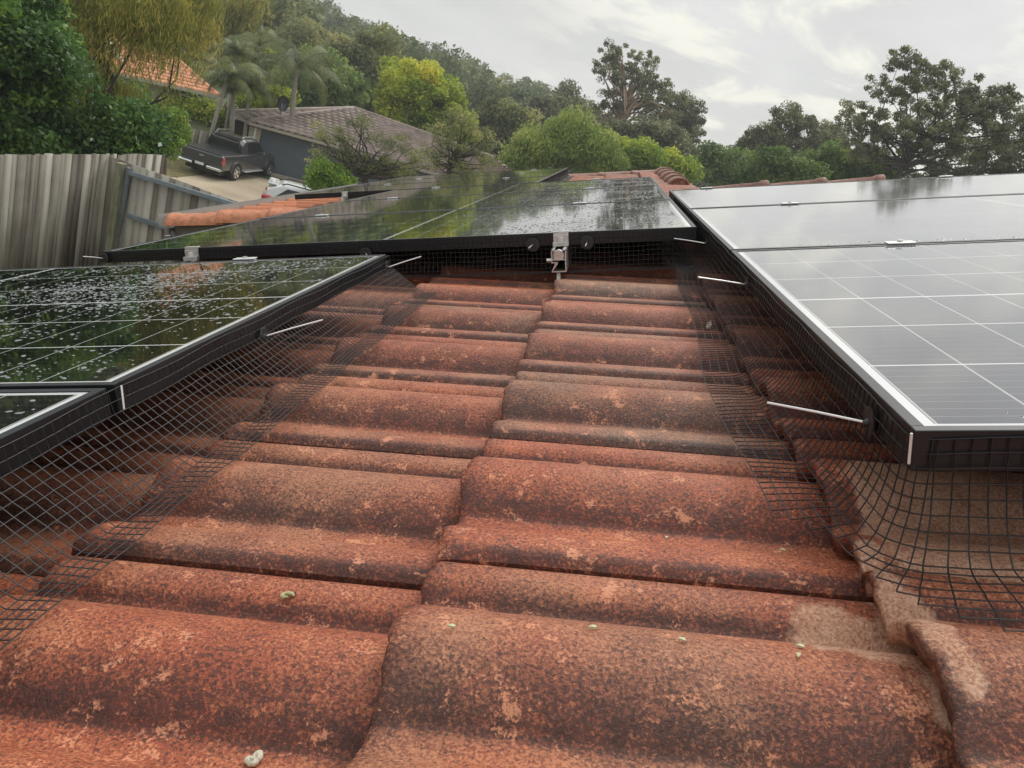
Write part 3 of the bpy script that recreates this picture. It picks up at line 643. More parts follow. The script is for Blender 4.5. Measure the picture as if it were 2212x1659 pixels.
bits = [(1440, 1163, 'on the small roll right of centre'), (1475, 1384, 'low on the big nearest roll'), (1280, 1357, 'above the big nearest roll, centre'), (975, 1355, 'by the tile edge at lower centre'), (1725, 1418, 'at lower right near the pale patch'), (1728, 1398, 'just above another bit at lower right'), (1690, 1190, 'beside the mesh corner on the right')]
for x, y, w in bits:
    p = ontile(x, y); a = rng.random() * 3; r = 0.0022; mb = MB()
    pts = [p + np.array([r * math.cos(a + t_) * (1.5 if i % 2 == 0 else .7), r * math.sin(a + t_) * (1.2 if i % 2 == 0 else .7), .0016 + .0006 * (i % 2)]) for i, t_ in enumerate((0, 1.2, 2.6, 4.2, 5.4))]
    mb.mesh(pts + [q - np.array([0, 0, .0012]) for q in pts], [(0, 1, 2, 3, 4), (9, 8, 7, 6, 5)] + [(i, i + 5, (i + 1) % 5 + 5, (i + 1) % 5) for i in range(5)])
    tag(mb.build('leaf_bit', M['bit'], M=T), 'tiny pale leaf scrap ' + w, 'leaf', 'leaf scraps on the tiles')
p = ontile(1524, 700); mb = MB(); q = [(0, 0, .006), (.006, .012, .014), (.012, .014, .017), (.013, .004, .010), (.005, -.003, .005)]
mb.mesh([p + np.array(a) for a in q] + [p + np.array(a) - np.array([0, 0, .0006]) for a in q], [(0, 1, 2, 3, 4), (9, 8, 7, 6, 5)] + [(i, i + 5, (i + 1) % 5 + 5, (i + 1) % 5) for i in range(5)])
tag(mb.build('dry_leaf', M['drop'], M=T), 'curled whitish leaf caught in the mesh beside the right array', 'leaf')

# ------------------------------------------------------------ ground and hill
def smooth(x, a, b): q = np.clip((x - a) / (b - a), 0, 1); return q * q * (3 - 2 * q)
SKY_AZ = [-180, -60, -34, -23, -18, -12, -5, 0, 5.7, 12, 30, 60, 180]; SKY_EL = [-1.5, 2.0, 2.2, 2.3, 1.7, 1.45, 1.35, .35, -.8, -1.0, -1.0, -1.5, -1.5]
def gz(x, y):
    x = np.asarray(x, float); y = np.asarray(y, float); d = np.hypot(x, y); az = np.degrees(np.arctan2(x, y)); el = np.interp(az, SKY_AZ, SKY_EL)
    top = CAMZ + 250 * np.tan(np.radians(el)) - 7.0
    z = top * smooth(d, 55, 250)
    z += 1.3 * (1 - smooth(d, 11, 16)) 
    z += np.where(d > 250, -(d - 250) * 0.04, 0)
    z += 2.2 * smooth(d, 36, 50) * smooth(-az, 20, 26) * (1 - smooth(d, 80, 160))      # rise behind the back fence
    return z
gv, gf = [], []
rad = [0.0, 5, 9, 11, 12.5, 14, 16] + list(range(18, 80, 3)) + list(range(80, 320, 10)) + [400, 600, 1000, 1800]; na = 144
for r in rad:
    for k in range(na):
        a = 2 * math.pi * k / na; x, y = r * math.sin(a), r * math.cos(a); gv.append((x, y, float(gz(x, y))))
for i in range(len(rad) - 1):
    for k in range(na): k2 = (k + 1) % na; gf.append((i * na + k, (i + 1) * na + k, (i + 1) * na + k2, i * na + k2))
M['ground'] = simple('dull_grass_ground', (0.085, 0.10, 0.04), 0.9, 0, 0.5, 0.9, 0.02)
tag(MB().mesh(gv, gf).build('ground', M['ground'], smooth=True), kind='structure')
def conc():
    m, t, b = mat('aggregate_concrete'); L = t.links.new; tc = N(t, 'ShaderNodeTexCoord')
    n = N(t, 'ShaderNodeTexNoise', inp={'Scale': 0.35, 'Detail': 6.0, 'Roughness': .6}); L(tc.outputs['Object'], n.inputs['Vector'])
    n2 = N(t, 'ShaderNodeTexNoise', inp={'Scale': 14.0, 'Detail': 3.0, 'Roughness': .7}); L(tc.outputs['Object'], n2.inputs['Vector'])
    ad = N(t, 'ShaderNodeMath', operation='MULTIPLY_ADD', inp={1: 0.35}); L(n2.outputs[0], ad.inputs[0]); L(n.outputs[0], ad.inputs[2])
    c = ramp(t, ad.outputs[0], [(0.45, (0.30, 0.235, 0.155)), (0.65, (0.42, 0.34, 0.235)), (0.85, (0.52, 0.43, 0.30))]); L(c, b.inputs['Base Color']); b.inputs['Roughness'].default_value = .75; return m
M['conc'] = conc()
D1 = [atz(352, 388, 0), atz(330, 352, 0), atz(400, 340, 0), atz(600, 368, 0), atz(700, 405, 0), atz(820, 430, 0), atz(800, 520, 0), atz(620, 520, 0), atz(500, 442, 0)]
def slab(pts, z0, z1, name, m):
    n = len(pts); mb = MB(); mb.mesh([(p[0], p[1], z1) for p in pts] + [(p[0], p[1], z0) for p in pts], [tuple(range(n)), tuple(range(2 * n - 1, n - 1, -1))] + [(i, (i + 1) % n, (i + 1) % n + n, i + n) for i in range(n)])
    return tag(mb.build(name, m), kind='structure')
gA, gB = atz(560, 372, 0), atz(720, 412, 0); gd = (gB - gA) / np.linalg.norm(gB - gA); gn = np.array([gd[1], -gd[0], 0])    # garage wall line, gn towards us
if gn @ gA > 0: gn = -gn
dr = [gA - gd * 9 + gn * -1.5, gA + gd * 14 + gn * 0.3, gA + gd * 14 + gn * 16, gA - gd * 1 + gn * 16, atz(490, 436, 0), atz(345, 378, 0)]
dr = [atz(330, 366, 0), atz(430, 352, 0), gA - gd * 2.2 + gn * -.4, gA + gd * 12 + gn * .0, gA + gd * 12 + gn * 13, gA + gd * 3 + gn * 15, atz(500, 446, 0), atz(352, 396, 0)]
slab(dr, -0.15, 0.02, 'driveway', M['conc'])
lw = [atz(345, 384, 0), atz(345, 345, 0), atz(400, 338, 0), atz(470, 362, 0), atz(435, 379, 0), atz(385, 384, 0)]
M['lawn'] = simple('patchy_lawn', (0.155, 0.135, 0.05), 0.95, 0, 0.45, 3.0, 0.02)
slab(lw, -0.1, 0.035, 'lawn', M['lawn'])

# ------------------------------------------------------------ fences
def woodmat(name, stops, ls=1.0):
    m, t, b = mat(name); L = t.links.new; tc = N(t, 'ShaderNodeTexCoord'); a = N(t, 'ShaderNodeAttribute', attribute_name='tone')
    mp = N(t, 'ShaderNodeMapping', inp={'Scale': (22, 22, 0.9)}); L(tc.outputs['Object'], mp.inputs[0])
    n = N(t, 'ShaderNodeTexNoise', inp={'Scale': 2.0, 'Detail': 5.0, 'Roughness': .65}); L(mp.outputs[0], n.inputs['Vector'])
    n2 = N(t, 'ShaderNodeTexNoise', inp={'Scale': 1.6, 'Detail': 4.0}); L(tc.outputs['Object'], n2.inputs['Vector'])
    q = N(t, 'ShaderNodeMath', operation='MULTIPLY_ADD', inp={1: 0.36, 2: -0.18}); L(n.outputs[0], q.inputs[0])
    q2 = N(t, 'ShaderNodeMath', operation='MULTIPLY_ADD', inp={1: 0.5}); L(n2.outputs[0], q2.inputs[0]); L(q.outputs[0], q2.inputs[2])
    s = N(t, 'ShaderNodeMath', operation='ADD'); L(q2.outputs[0], s.inputs[0]); L(a.outputs['Fac'], s.inputs[1])
    s2 = N(t, 'ShaderNodeMath', operation='SUBTRACT', use_clamp=True, inp={1: 0.25}); L(s.outputs[0], s2.inputs[0])
    c = ramp(t, s2.outputs[0], stops); L(c, b.inputs['Base Color']); b.inputs['Roughness'].default_value = .8
    bp = N(t, 'ShaderNodeBump', inp={'Strength': .6, 'Distance': .004}); L(n.outputs[0], bp.inputs['Height']); L(bp.outputs[0], b.inputs['Normal']); return m
M['paling'] = woodmat('silvered_paling', [(0.0, (0.075, 0.058, 0.045)), (0.3, (0.17, 0.145, 0.115)), (0.6, (0.36, 0.335, 0.275)), (1.0, (0.60, 0.56, 0.47))])
M['steel'] = simple('galvanised_steel', (0.26, 0.30, 0.33), 0.45, 0.4, 0.2, 8)
def palings(A, B, zt0, zt1, zb0, zb1, wid, parent, name='palings', overlap=True, hjit=0.02, out=1):
    A = np.array(A[:2]); B = np.array(B[:2]); L_ = np.linalg.norm(B - A); d = (B - A) / L_; nn = np.array([-d[1], d[0]]) * out; x = 0; V, F, tone = [], [], []; i = 0; rr = np.random.default_rng(int(L_ * 100))
    while x < L_:
        w = wid * rr.uniform(0.6, 1.45); a = A + d * x; b = A + d * min(x + w * 1.0, L_); o = nn * (0.009 * (i % 2) + rr.uniform(0, .004)); tw = nn * 0; t = x / L_
        zt = zt0 + (zt1 - zt0) * t + rr.normal(0, hjit * .35); zb = zb0 + (zb1 - zb0) * t; lean = d * rr.normal(0, .006); th = nn * -0.016; b0 = len(V)
        for q, z, off in ((a, zb, 0), (b, zb, 1), (b, zt, 1), (a, zt, 0)):
            pp = q + o + tw * (1 if off else -1) * .5 + (lean if z == zt else 0); V.append((pp[0], pp[1], z))
        for q in V[b0:b0 + 4]: V.append((q[0] + th[0], q[1] + th[1], q[2]))
        F += [(b0, b0 + 1, b0 + 2, b0 + 3), (b0 + 7, b0 + 6, b0 + 5, b0 + 4), (b0 + 3, b0 + 2, b0 + 6, b0 + 7), (b0, b0 + 3, b0 + 7, b0 + 4), (b0 + 1, b0 + 5, b0 + 6, b0 + 2), (b0, b0 + 4, b0 + 5, b0 + 1)]
        tn = np.clip(rr.normal(.42, .22), -.1, .8); tone += [tn] * 6; x += w * 0.97; i += 1
    return npmesh(name, np.array(V), np.array(F), M['paling'], parent, fatt={'tone': tone})
f1 = at(-330, 350, 10.6); f2 = at(357, 335, 13.6); zt = 3.20
t = empty('paling_fence', 'tall weathered grey paling fence at the left edge below the dark trees', 'fence'); 
palings(f1, f2, at(-330, 335, 10.6)[2], at(357, 333, 13.6)[2], 1.4, 1.4, 0.092, t)
fp = at(262, 340, 12.75)
q0 = at(252, 352, 12.72); q1 = at(512, 440, 11.25)
t = empty('gate_panel', 'lower grey paling gate framed with blue grey steel rails, joined to the tall fence', 'gate')
pt0, pt1 = at(240, 338, 12.75), at(560, 452, 11.1)
palings(pt0, pt1, pt0[2], pt1[2], 1.15, 1.0, 0.125, t, hjit=.008, out=1)
def gbar(x0, y0, x1, y1, w, name, off=.06):
    # follow the gate line: solve the distance where the sight line crosses the gate plane
    def onp(x, y):
        r = ray(x, y); A = pt0[:2]; d = pt1[:2] - A; nrm = np.array([-d[1], d[0]]); nrm /= np.linalg.norm(nrm)
        if nrm @ A > 0: nrm = -nrm
        A2 = A + nrm * off; s_ = (A2 @ nrm) / (r[:2] @ nrm); return np.array([r[0] * s_, r[1] * s_, CAMZ + r[2] * s_])
    MB().bar(onp(x0, y0), onp(x1, y1), .05, w).build(name, M['steel'], t, bevel=.004)
gbar(275, 372, 520, 446, .062, 'rail'); gbar(275, 465, 455, 522, .062, 'rail'); gbar(279, 362, 243, 560, .06, 'stile', .062)
t = empty('fence_post', 'mossy timber post where the gate meets the tall fence', 'post')
a = at(262, 352, 12.45); MB().bar((a[0], a[1], 1.1), (a[0], a[1], a[2]), .13, .10).build('timber', simple('greenish_timber', (0.22, 0.22, 0.14), .85, 0, .4, 5, .004, vec=(4, 4, 1)), t, bevel=.008)
bf0, bf1 = at(385, 268, 37.5), at(560, 262, 39)
t = empty('paling_fence', 'grey paling fence in the distance behind the parked ute', 'fence'); palings(bf0, bf1, 1.22, 1.05, -0.1, -0.1, .14, t, out=-1)

# ------------------------------------------------------------ garage and its house
def tileroof_mat(name, c1, c2, cw, nvec):
    m, t_, b = mat(name); L = t_.links.new; tc = N(t_, 'ShaderNodeTexCoord')
    n = N(t_, 'ShaderNodeTexNoise', inp={'Scale': 1.3, 'Detail': 7.0, 'Roughness': .75}); L(tc.outputs['Object'], n.inputs['Vector'])
    c = ramp(t_, n.outputs[0], [(0.32, c1), (0.6, c2)]); L(c, b.inputs['Base Color']); b.inputs['Roughness'].default_value = .7; return m
M['groof'] = tileroof_mat('brown_grey_tile', (0.19, 0.15, 0.13), (0.42, 0.335, 0.29), None, None)
M['oroof'] = tileroof_mat('orange_tile', (0.62, 0.25, 0.13), (0.80, 0.37, 0.20), None, None)
M['gwall'] = simple('blue_grey_rendered_wall', (0.085, 0.105, 0.125), .7, 0, .12, 2)
M['gwhite'] = simple('cream_trim', (0.55, 0.53, 0.46), .6)
M['pillar'] = simple('pale_brick_pillar', (0.42, 0.37, 0.27), .85, 0, .2, 9, .006)
M['dark'] = simple('dark_brown_timber', (0.05, 0.035, 0.025), .7, 0, .3, 5)
M['glassdark'] = simple('dark_window_glass', (0.015, 0.018, 0.02), .06, 0, 0, 1)
M['whitep'] = simple('white_paint', (0.78, 0.78, 0.75), .45)
def corr_roof(name, E0, E1, T1, T0, m, parent, courses, rolls, amp=.035, step=.03):
    """tiled slope from eave E0-E1 up to T0-T1: courses stepped up the slope, rolls across"""
    E0, E1, T1, T0 = (np.array(p, float) for p in (E0, E1, T1, T0)); nn = np.cross(E1 - E0, T0 - E0); nn /= np.linalg.norm(nn); nn = nn if nn[2] > 0 else -nn
    wa = np.linalg.norm(E1 - E0); V, F = [], []; nu = rolls * 6
    for c in range(courses):
        for e, (tt, h) in enumerate(((c / courses, 0.0), (c / courses, step), ((c + 1) / courses, 0.0))):
            for i in range(nu + 1):
                s = i / nu; lo = E0 + (T0 - E0) * tt; hi = E1 + (T1 - E1) * tt
                ee0 = lo; L_ = np.linalg.norm(hi - lo); pos = lo + (hi - lo) * s
                ph = (np.dot(pos - E0, (E1 - E0) / wa) / wa) * rolls * 2 * math.pi
                V.append(pos + nn * (h + amp * (0.5 + .5 * math.cos(ph)) ** 1.5))
        b = c * 3 * (nu + 1)
        for r in range(2):
            for i in range(nu): q = b + r * (nu + 1) + i; F.append((q, q + 1, q + nu + 2, q + nu + 1))
    return npmesh(name, np.array(V), np.array(F), m, parent)
gar = empty('garage_house', 'neighbouring garage with brown grey tiled roof and blank blue grey wall beside the ute', 'house')
ez = 2.15; E0 = gA - gd * 2.3 + gn * .55; E1 = gA + gd * 11.5 + gn * .55
rdg = at(765, 236, 38.5); rz2 = rdg[2]
b_ = 5.6; T0 = E0 - gn * b_ + gd * 3.6; T1 = E1 - gn * b_ - gd * 0.0
# the ridge end is placed where it stands: above the eave corner line, set back b_ metres
T0 = np.array([rdg[0], rdg[1], rz2]); T1 = T0 + gd * 8.2; T1[2] = rz2; 
E0 = atz(538, 262, ez); E1 = E0 + gd * 15; T0 = atz(765, 236, 3.5); T1 = atz(1066, 343, 3.5)
corr_roof('roof', E0, E1, T1, T0, M['groof'], gar, 15, 44, .05, .11)
# hipped left end and back slope
Bk = atz(505, 243, ez + .05); Bk2 = E1 + (T1 - E1) * 2; Bk2[2] = ez
corr_roof('roof', Bk, E0, T0, T0 + (0, 0, .001), M['groof'], gar, 14, 26)
corr_roof('roof', E1, Bk2, T1, T1 + (0, 0, .001), M['groof'], gar, 14, 26)
MB().tube([E0 + (0, 0, .05), T0 + (0, 0, .06), T1 + (0, 0, .06)], .11, 8).tube([Bk + (0, 0, .05), T0 + (0, 0, .06)], .11, 8).build('ridge_cap', M['groof'], gar)
MB().poly([E0 - (0, 0, .12), E1 - (0, 0, .12), Bk2 - (0, 0, .12), Bk - (0, 0, .12)]).build('soffit', M['gwhite'], gar)
MB().bar(E0 - (0, 0, .08) + gn * .06, E1 - (0, 0, .08) + gn * .06, .10, .13).bar(Bk - (0, 0, .08), E0 - (0, 0, .08), .10, .13).build('gutter', simple('brownish_cream_gutter', (0.33, 0.30, 0.24), .5), gar, bevel=.01)
def vbox(p0, p1, thick, z0, z1, name, m, parent, nrm):
    a, b = np.array(p0), np.array(p1); th = nrm * thick; return MB().mesh([(*(a)[:2], z0), (*(b)[:2], z0), (*(b - th)[:2], z0), (*(a - th)[:2], z0), (*(a)[:2], z1), (*(b)[:2], z1), (*(b - th)[:2], z1), (*(a - th)[:2], z1)],
        [(0, 3, 2, 1), (4, 5, 6, 7), (0, 1, 5, 4), (1, 2, 6, 5), (2, 3, 7, 6), (3, 0, 4, 7)]).build(name, m, parent)
w0 = E0 + gd * .62 - gn * .4; w0[2] = 0
vbox(w0, w0 + gd * 12.5, 6.5, 0.0, 1.92, 'wall', M['gwall'], gar, gn)
vbox(w0 - gd * .04 + gn * .03, w0 - gd * .55 + gn * .03, .5, 0, 1.92, 'brick_pillar', M['pillar'], gar, gn)
vbox(w0 - gd * .25 + gn * .05, w0 - gd * .33 + gn * .05, .3, 0, 1.92, 'trim_post', M['whitep'], gar, gn)
vbox(w0 - gd * .50 - gn * 1.2, w0 - gd * 1.2 - gn * 1.2, 2.0, 0, 1.90, 'side_wall', M['dark'], gar, gn)
vbox(w0 - gd * .4 + gn * .35, w0 + gd * 12.5 + gn * .35, .33, 0, .16, 'kerb', simple('pale_kerb', (0.36, 0.31, 0.24), .8, 0, .2, 5), gar, gn)
# oval white lamp shade at the corner of the eave, black dish on the roof
l = empty('outdoor_lamp', 'white oval lamp on a dark post at the corner of the garage eave', 'lamp'); lp = at(518, 259, 40.5)
mb = MB(); n_ = 20; ring = lambda s_, z: [(lp[0] + gd[0] * math.cos(a) * .52 * s_ + gn[0] * math.sin(a) * .26 * s_, lp[1] + gd[1] * math.cos(a) * .52 * s_ + gn[1] * math.sin(a) * .26 * s_, lp[2] + z) for a in [2 * math.pi * k / n_ for k in range(n_)]]
vs = ring(.9, -.05) + ring(1, 0) + ring(.85, .05) + ring(.3, .08); mb.mesh(vs, [(r * n_ + k, r * n_ + (k + 1) % n_, (r + 1) * n_ + (k + 1) % n_, (r + 1) * n_ + k) for r in range(3) for k in range(n_)] + [tuple(range(n_ - 1, -1, -1)), tuple(range(3 * n_, 4 * n_))]); mb.build('shade', M['whitep'], l, smooth=True)
MB().tube([(lp[0] + .3, lp[1], 0), (lp[0] + .3, lp[1], lp[2] - .25), (lp[0] + .2, lp[1], lp[2] - .05)], [.28, .30, .34], 10).build('post', M['dark'], l)
ds = empty('satellite_dish', 'black satellite dish standing on the ridge of the garage roof', 'dish'); dp = at(611, 224, 37.5); dn = Vector((-dp[0], -dp[1], 4)).normalized() + Vector((.5, 0, 0)); dn.normalize(); mb = MB()
rad_ = [(0, -.07), (.15, -.06), (.3, -.02), (.38, .03)]; up_ = Vector((0, 0, 1)); xx = dn.cross(up_).normalized(); yy = xx.cross(dn); vs = []
for r, h in rad_:
    for k in range(20): a = 2 * math.pi * k / 20; vs.append(Vector(dp) + (xx * math.cos(a) * .85 + yy * math.sin(a) * 1.1) * .8 * max(r, .01) + dn * h)
for r, h in rad_:
    for k in range(20): a = 2 * math.pi * k / 20; vs.append(Vector(dp) + (xx * math.cos(a) * .85 + yy * math.sin(a) * 1.1) * .8 * max(r, .01) + dn * (h - .015))
mb.mesh(vs, [(r * 20 + k, r * 20 + (k + 1) % 20, (r + 1) * 20 + (k + 1) % 20, (r + 1) * 20 + k) for r in range(3) for k in range(20)] + [(80 + r * 20 + k, 80 + (r + 1) * 20 + k, 80 + (r + 1) * 20 + (k + 1) % 20, 80 + r * 20 + (k + 1) % 20) for r in range(3) for k in range(20)])
M['blk'] = simple('matt_black', (0.02, 0.02, 0.024), .5); mb.build('reflector', M['blk'], ds, smooth=True)
MB().tube([Vector(dp) - dn * .07, Vector((dp[0], dp[1], dp[2] - .55))], .025, 6).tube([Vector(dp) - yy * .35, Vector(dp) + dn * .3], .012, 5).build('mast', M['steel'], ds)
# orange roofed house up the slope at the left
oh = empty('orange_roofed_house', 'house with bright orange tiled hip roof half hidden by the weeping tree at upper left', 'house')
oR = at(474, 208, 42); oL = at(40, 60, 48); oT = at(372, 88, 50); oTL = at(190, 60, 54)
oR[2] = oL[2] = (oR[2] + oL[2]) / 2 - .1
oBL = at(150, 175, 40)
eR = at(472, 207, 44); eL = at(60, 78, 40); eL[2] = eR[2]; tR = at(318, 72, 51); tL = tR + (eL - eR) * .45; tL[2] = tR[2]
corr_roof('roof', eL, eR, tR, tL, M['oroof'], oh, 15, 44, .03, .04)
eB = eR + (tR - eR) * np.array([1, 1, 0]) * 1.6 + np.array([3, 3, 0]); eB[2] = eR[2]
corr_roof('roof', eR, eB, tR, tR + (0, 0, .001), M['oroof'], oh, 14, 26, .03, .04)
MB().tube([eR, tR, tL], .13, 8).build('ridge_cap', M['oroof'], oh)
fn = np.array([eR[1] - eL[1], -(eR[0] - eL[0]), 0]); fn /= np.linalg.norm(fn); fn = -fn if fn @ eR > 0 else fn
vbox(eL - fn * .6, eR - fn * .6 + (eL - eR) / np.linalg.norm(eL - eR) * .6, 7, float(gz(eR[0], eR[1])) - .5, eR[2] - .12, 'wall', simple('cream_wall', (0.55, 0.50, 0.40), .8), oh, fn)
MB().bar(eL + (0, 0, -.06), eR + (0, 0, -.06), .12, .14).build('gutter', M['gwhite'], oh)
gb = MB(); ga0 = at(190, 82, 44); gb.mesh([ga0 + (-1.6, 0, -.5), ga0 + (2.1, .5, -1.3), ga0 + (.4, .2, .55), ga0 + (-1.6, .3, -.5), ga0 + (2.1, .8, -1.3), ga0 + (.4, .5, .55)], [(0, 1, 2), (5, 4, 3), (0, 3, 4, 1), (1, 4, 5, 2), (2, 5, 3, 0)]); gb.build('gable', simple('cream_gable', (0.72, 0.68, 0.56), .7), oh)
pv = at(352, 86, 48.5); MB().bar(pv + (-1.3, 0, .25), pv + (1.3, .2, -.35), 1.0, .12).build('water_heater', simple('blue_glass_heater', (0.10, 0.16, 0.24), .2), oh, bevel=.02)
pp = empty('power_pole', 'timber power pole with two crossarms among the trees on the hillside', 'power pole'); pb = at(536, 100, 85); g0 = float(gz(pb[0], pb[1]))
MB().tube([(pb[0], pb[1], g0), (pb[0], pb[1], pb[2] + .8)], [.18, .12], 8).build('pole', simple('grey_pole', (0.22, 0.20, 0.18), .8), pp)
for dz in (.4, -.4): MB().bar((pb[0] - 1.1, pb[1] - .1, pb[2] + dz), (pb[0] + 1.1, pb[1] + .1, pb[2] + dz), .12).build('crossarm', M['steel'], pp)

# ------------------------------------------------------------ vehicles
M['carbody'] = simple('dark_bronze_grey_paint', (0.060, 0.058, 0.061), .22, .2, 0, 1, coat=1.0)
M['carwhite'] = simple('white_car_paint', (0.78, 0.78, 0.77), .3, 0, 0, 1, coat=1.0)
M['chrome'] = simple('chrome', (0.8, 0.8, 0.8), .15, 1.0)
M['tyre'] = simple('tyre_rubber', (0.018, 0.018, 0.018), .8)
M['red'] = simple('red_lens', (0.55, 0.02, 0.02), .15, coat=1.0); M['clear'] = simple('clear_lens', (0.8, 0.7, 0.65), .15, coat=1.0)
M['plate'] = simple('white_plate', (0.75, 0.72, 0.74), .5); M['plast'] = simple('black_plastic', (0.02, 0.02, 0.021), .6)
def hull(sections, name, m, parent, sub=2, caps=True):
    """smooth body: each section = (x, [(half width, z), ...] bottom to top), mirrored"""
    V, F = [], []; n = len(sections[0][1]) * 2
    for x, pr in sections:
        V += [(x, -w, z) for w, z in pr] + [(x, w, z) for w, z in reversed(pr)]
    for i in range(len(sections) - 1):
        for k in range(n): k2 = (k + 1) % n; F.append((i * n + k, i * n + k2, (i + 1) * n + k2, (i + 1) * n + k))
    F.append(tuple(reversed(range(n)))); F.append(tuple((len(sections) - 1) * n + k for k in range(n)))
    mb = MB(); mb.mesh(V, F); o = mb.build(name, m, parent, bevel=0.035); o.modifiers['b'].segments = 4; o.modifiers['b'].angle_limit = R_(14); o.data.polygons.foreach_set('use_smooth', [True] * len(o.data.polygons)); wn = o.modifiers.new('w', 'WEIGHTED_NORMAL'); wn.keep_sharp = False
    return o
def wheel(parent, x, y, r, side, name='wheel'):
    w = MB(); hw = .13; w.tube([(x, y - hw, r), (x, y - hw * .7, r), (x, y + hw * .7, r), (x, y + hw, r)], [r * .92, r, r, r * .92], 28); o = w.build(name, M['tyre'], parent, smooth=False)
    rm = MB(); yo = y + side * (hw + .004); rm.tube([(x, y + side * .09, r), (x, yo, r)], [r * .64, r * .66], 24, cap=True)
    rm.build('rim_back', M['plast'], o)
    sp = MB(); yy_ = yo + side * .012
    for k in range(6):
        a = k * math.pi / 3 + .2; sp.bar((x + math.cos(a) * .05, yy_, r + math.sin(a) * .05), (x + math.cos(a) * r * .63, yy_ - side * .006, r + math.sin(a) * r * .63), .075, .02, up=(0, 1, 0))
    sp.disc((x, yy_, r), (0, side, 0), .07, .02, 12)
    n = 28
    for k in range(n):
        a, b = 2 * math.pi * k / n, 2 * math.pi * (k + 1) / n; sp.bar((x + math.cos(a) * r * .64, yy_, r + math.sin(a) * r * .64), (x + math.cos(b) * r * .64, yy_, r + math.sin(b) * r * .64), .03, .03, up=(0, 1, 0))
    sp.build('rim', M['chrome'], o)
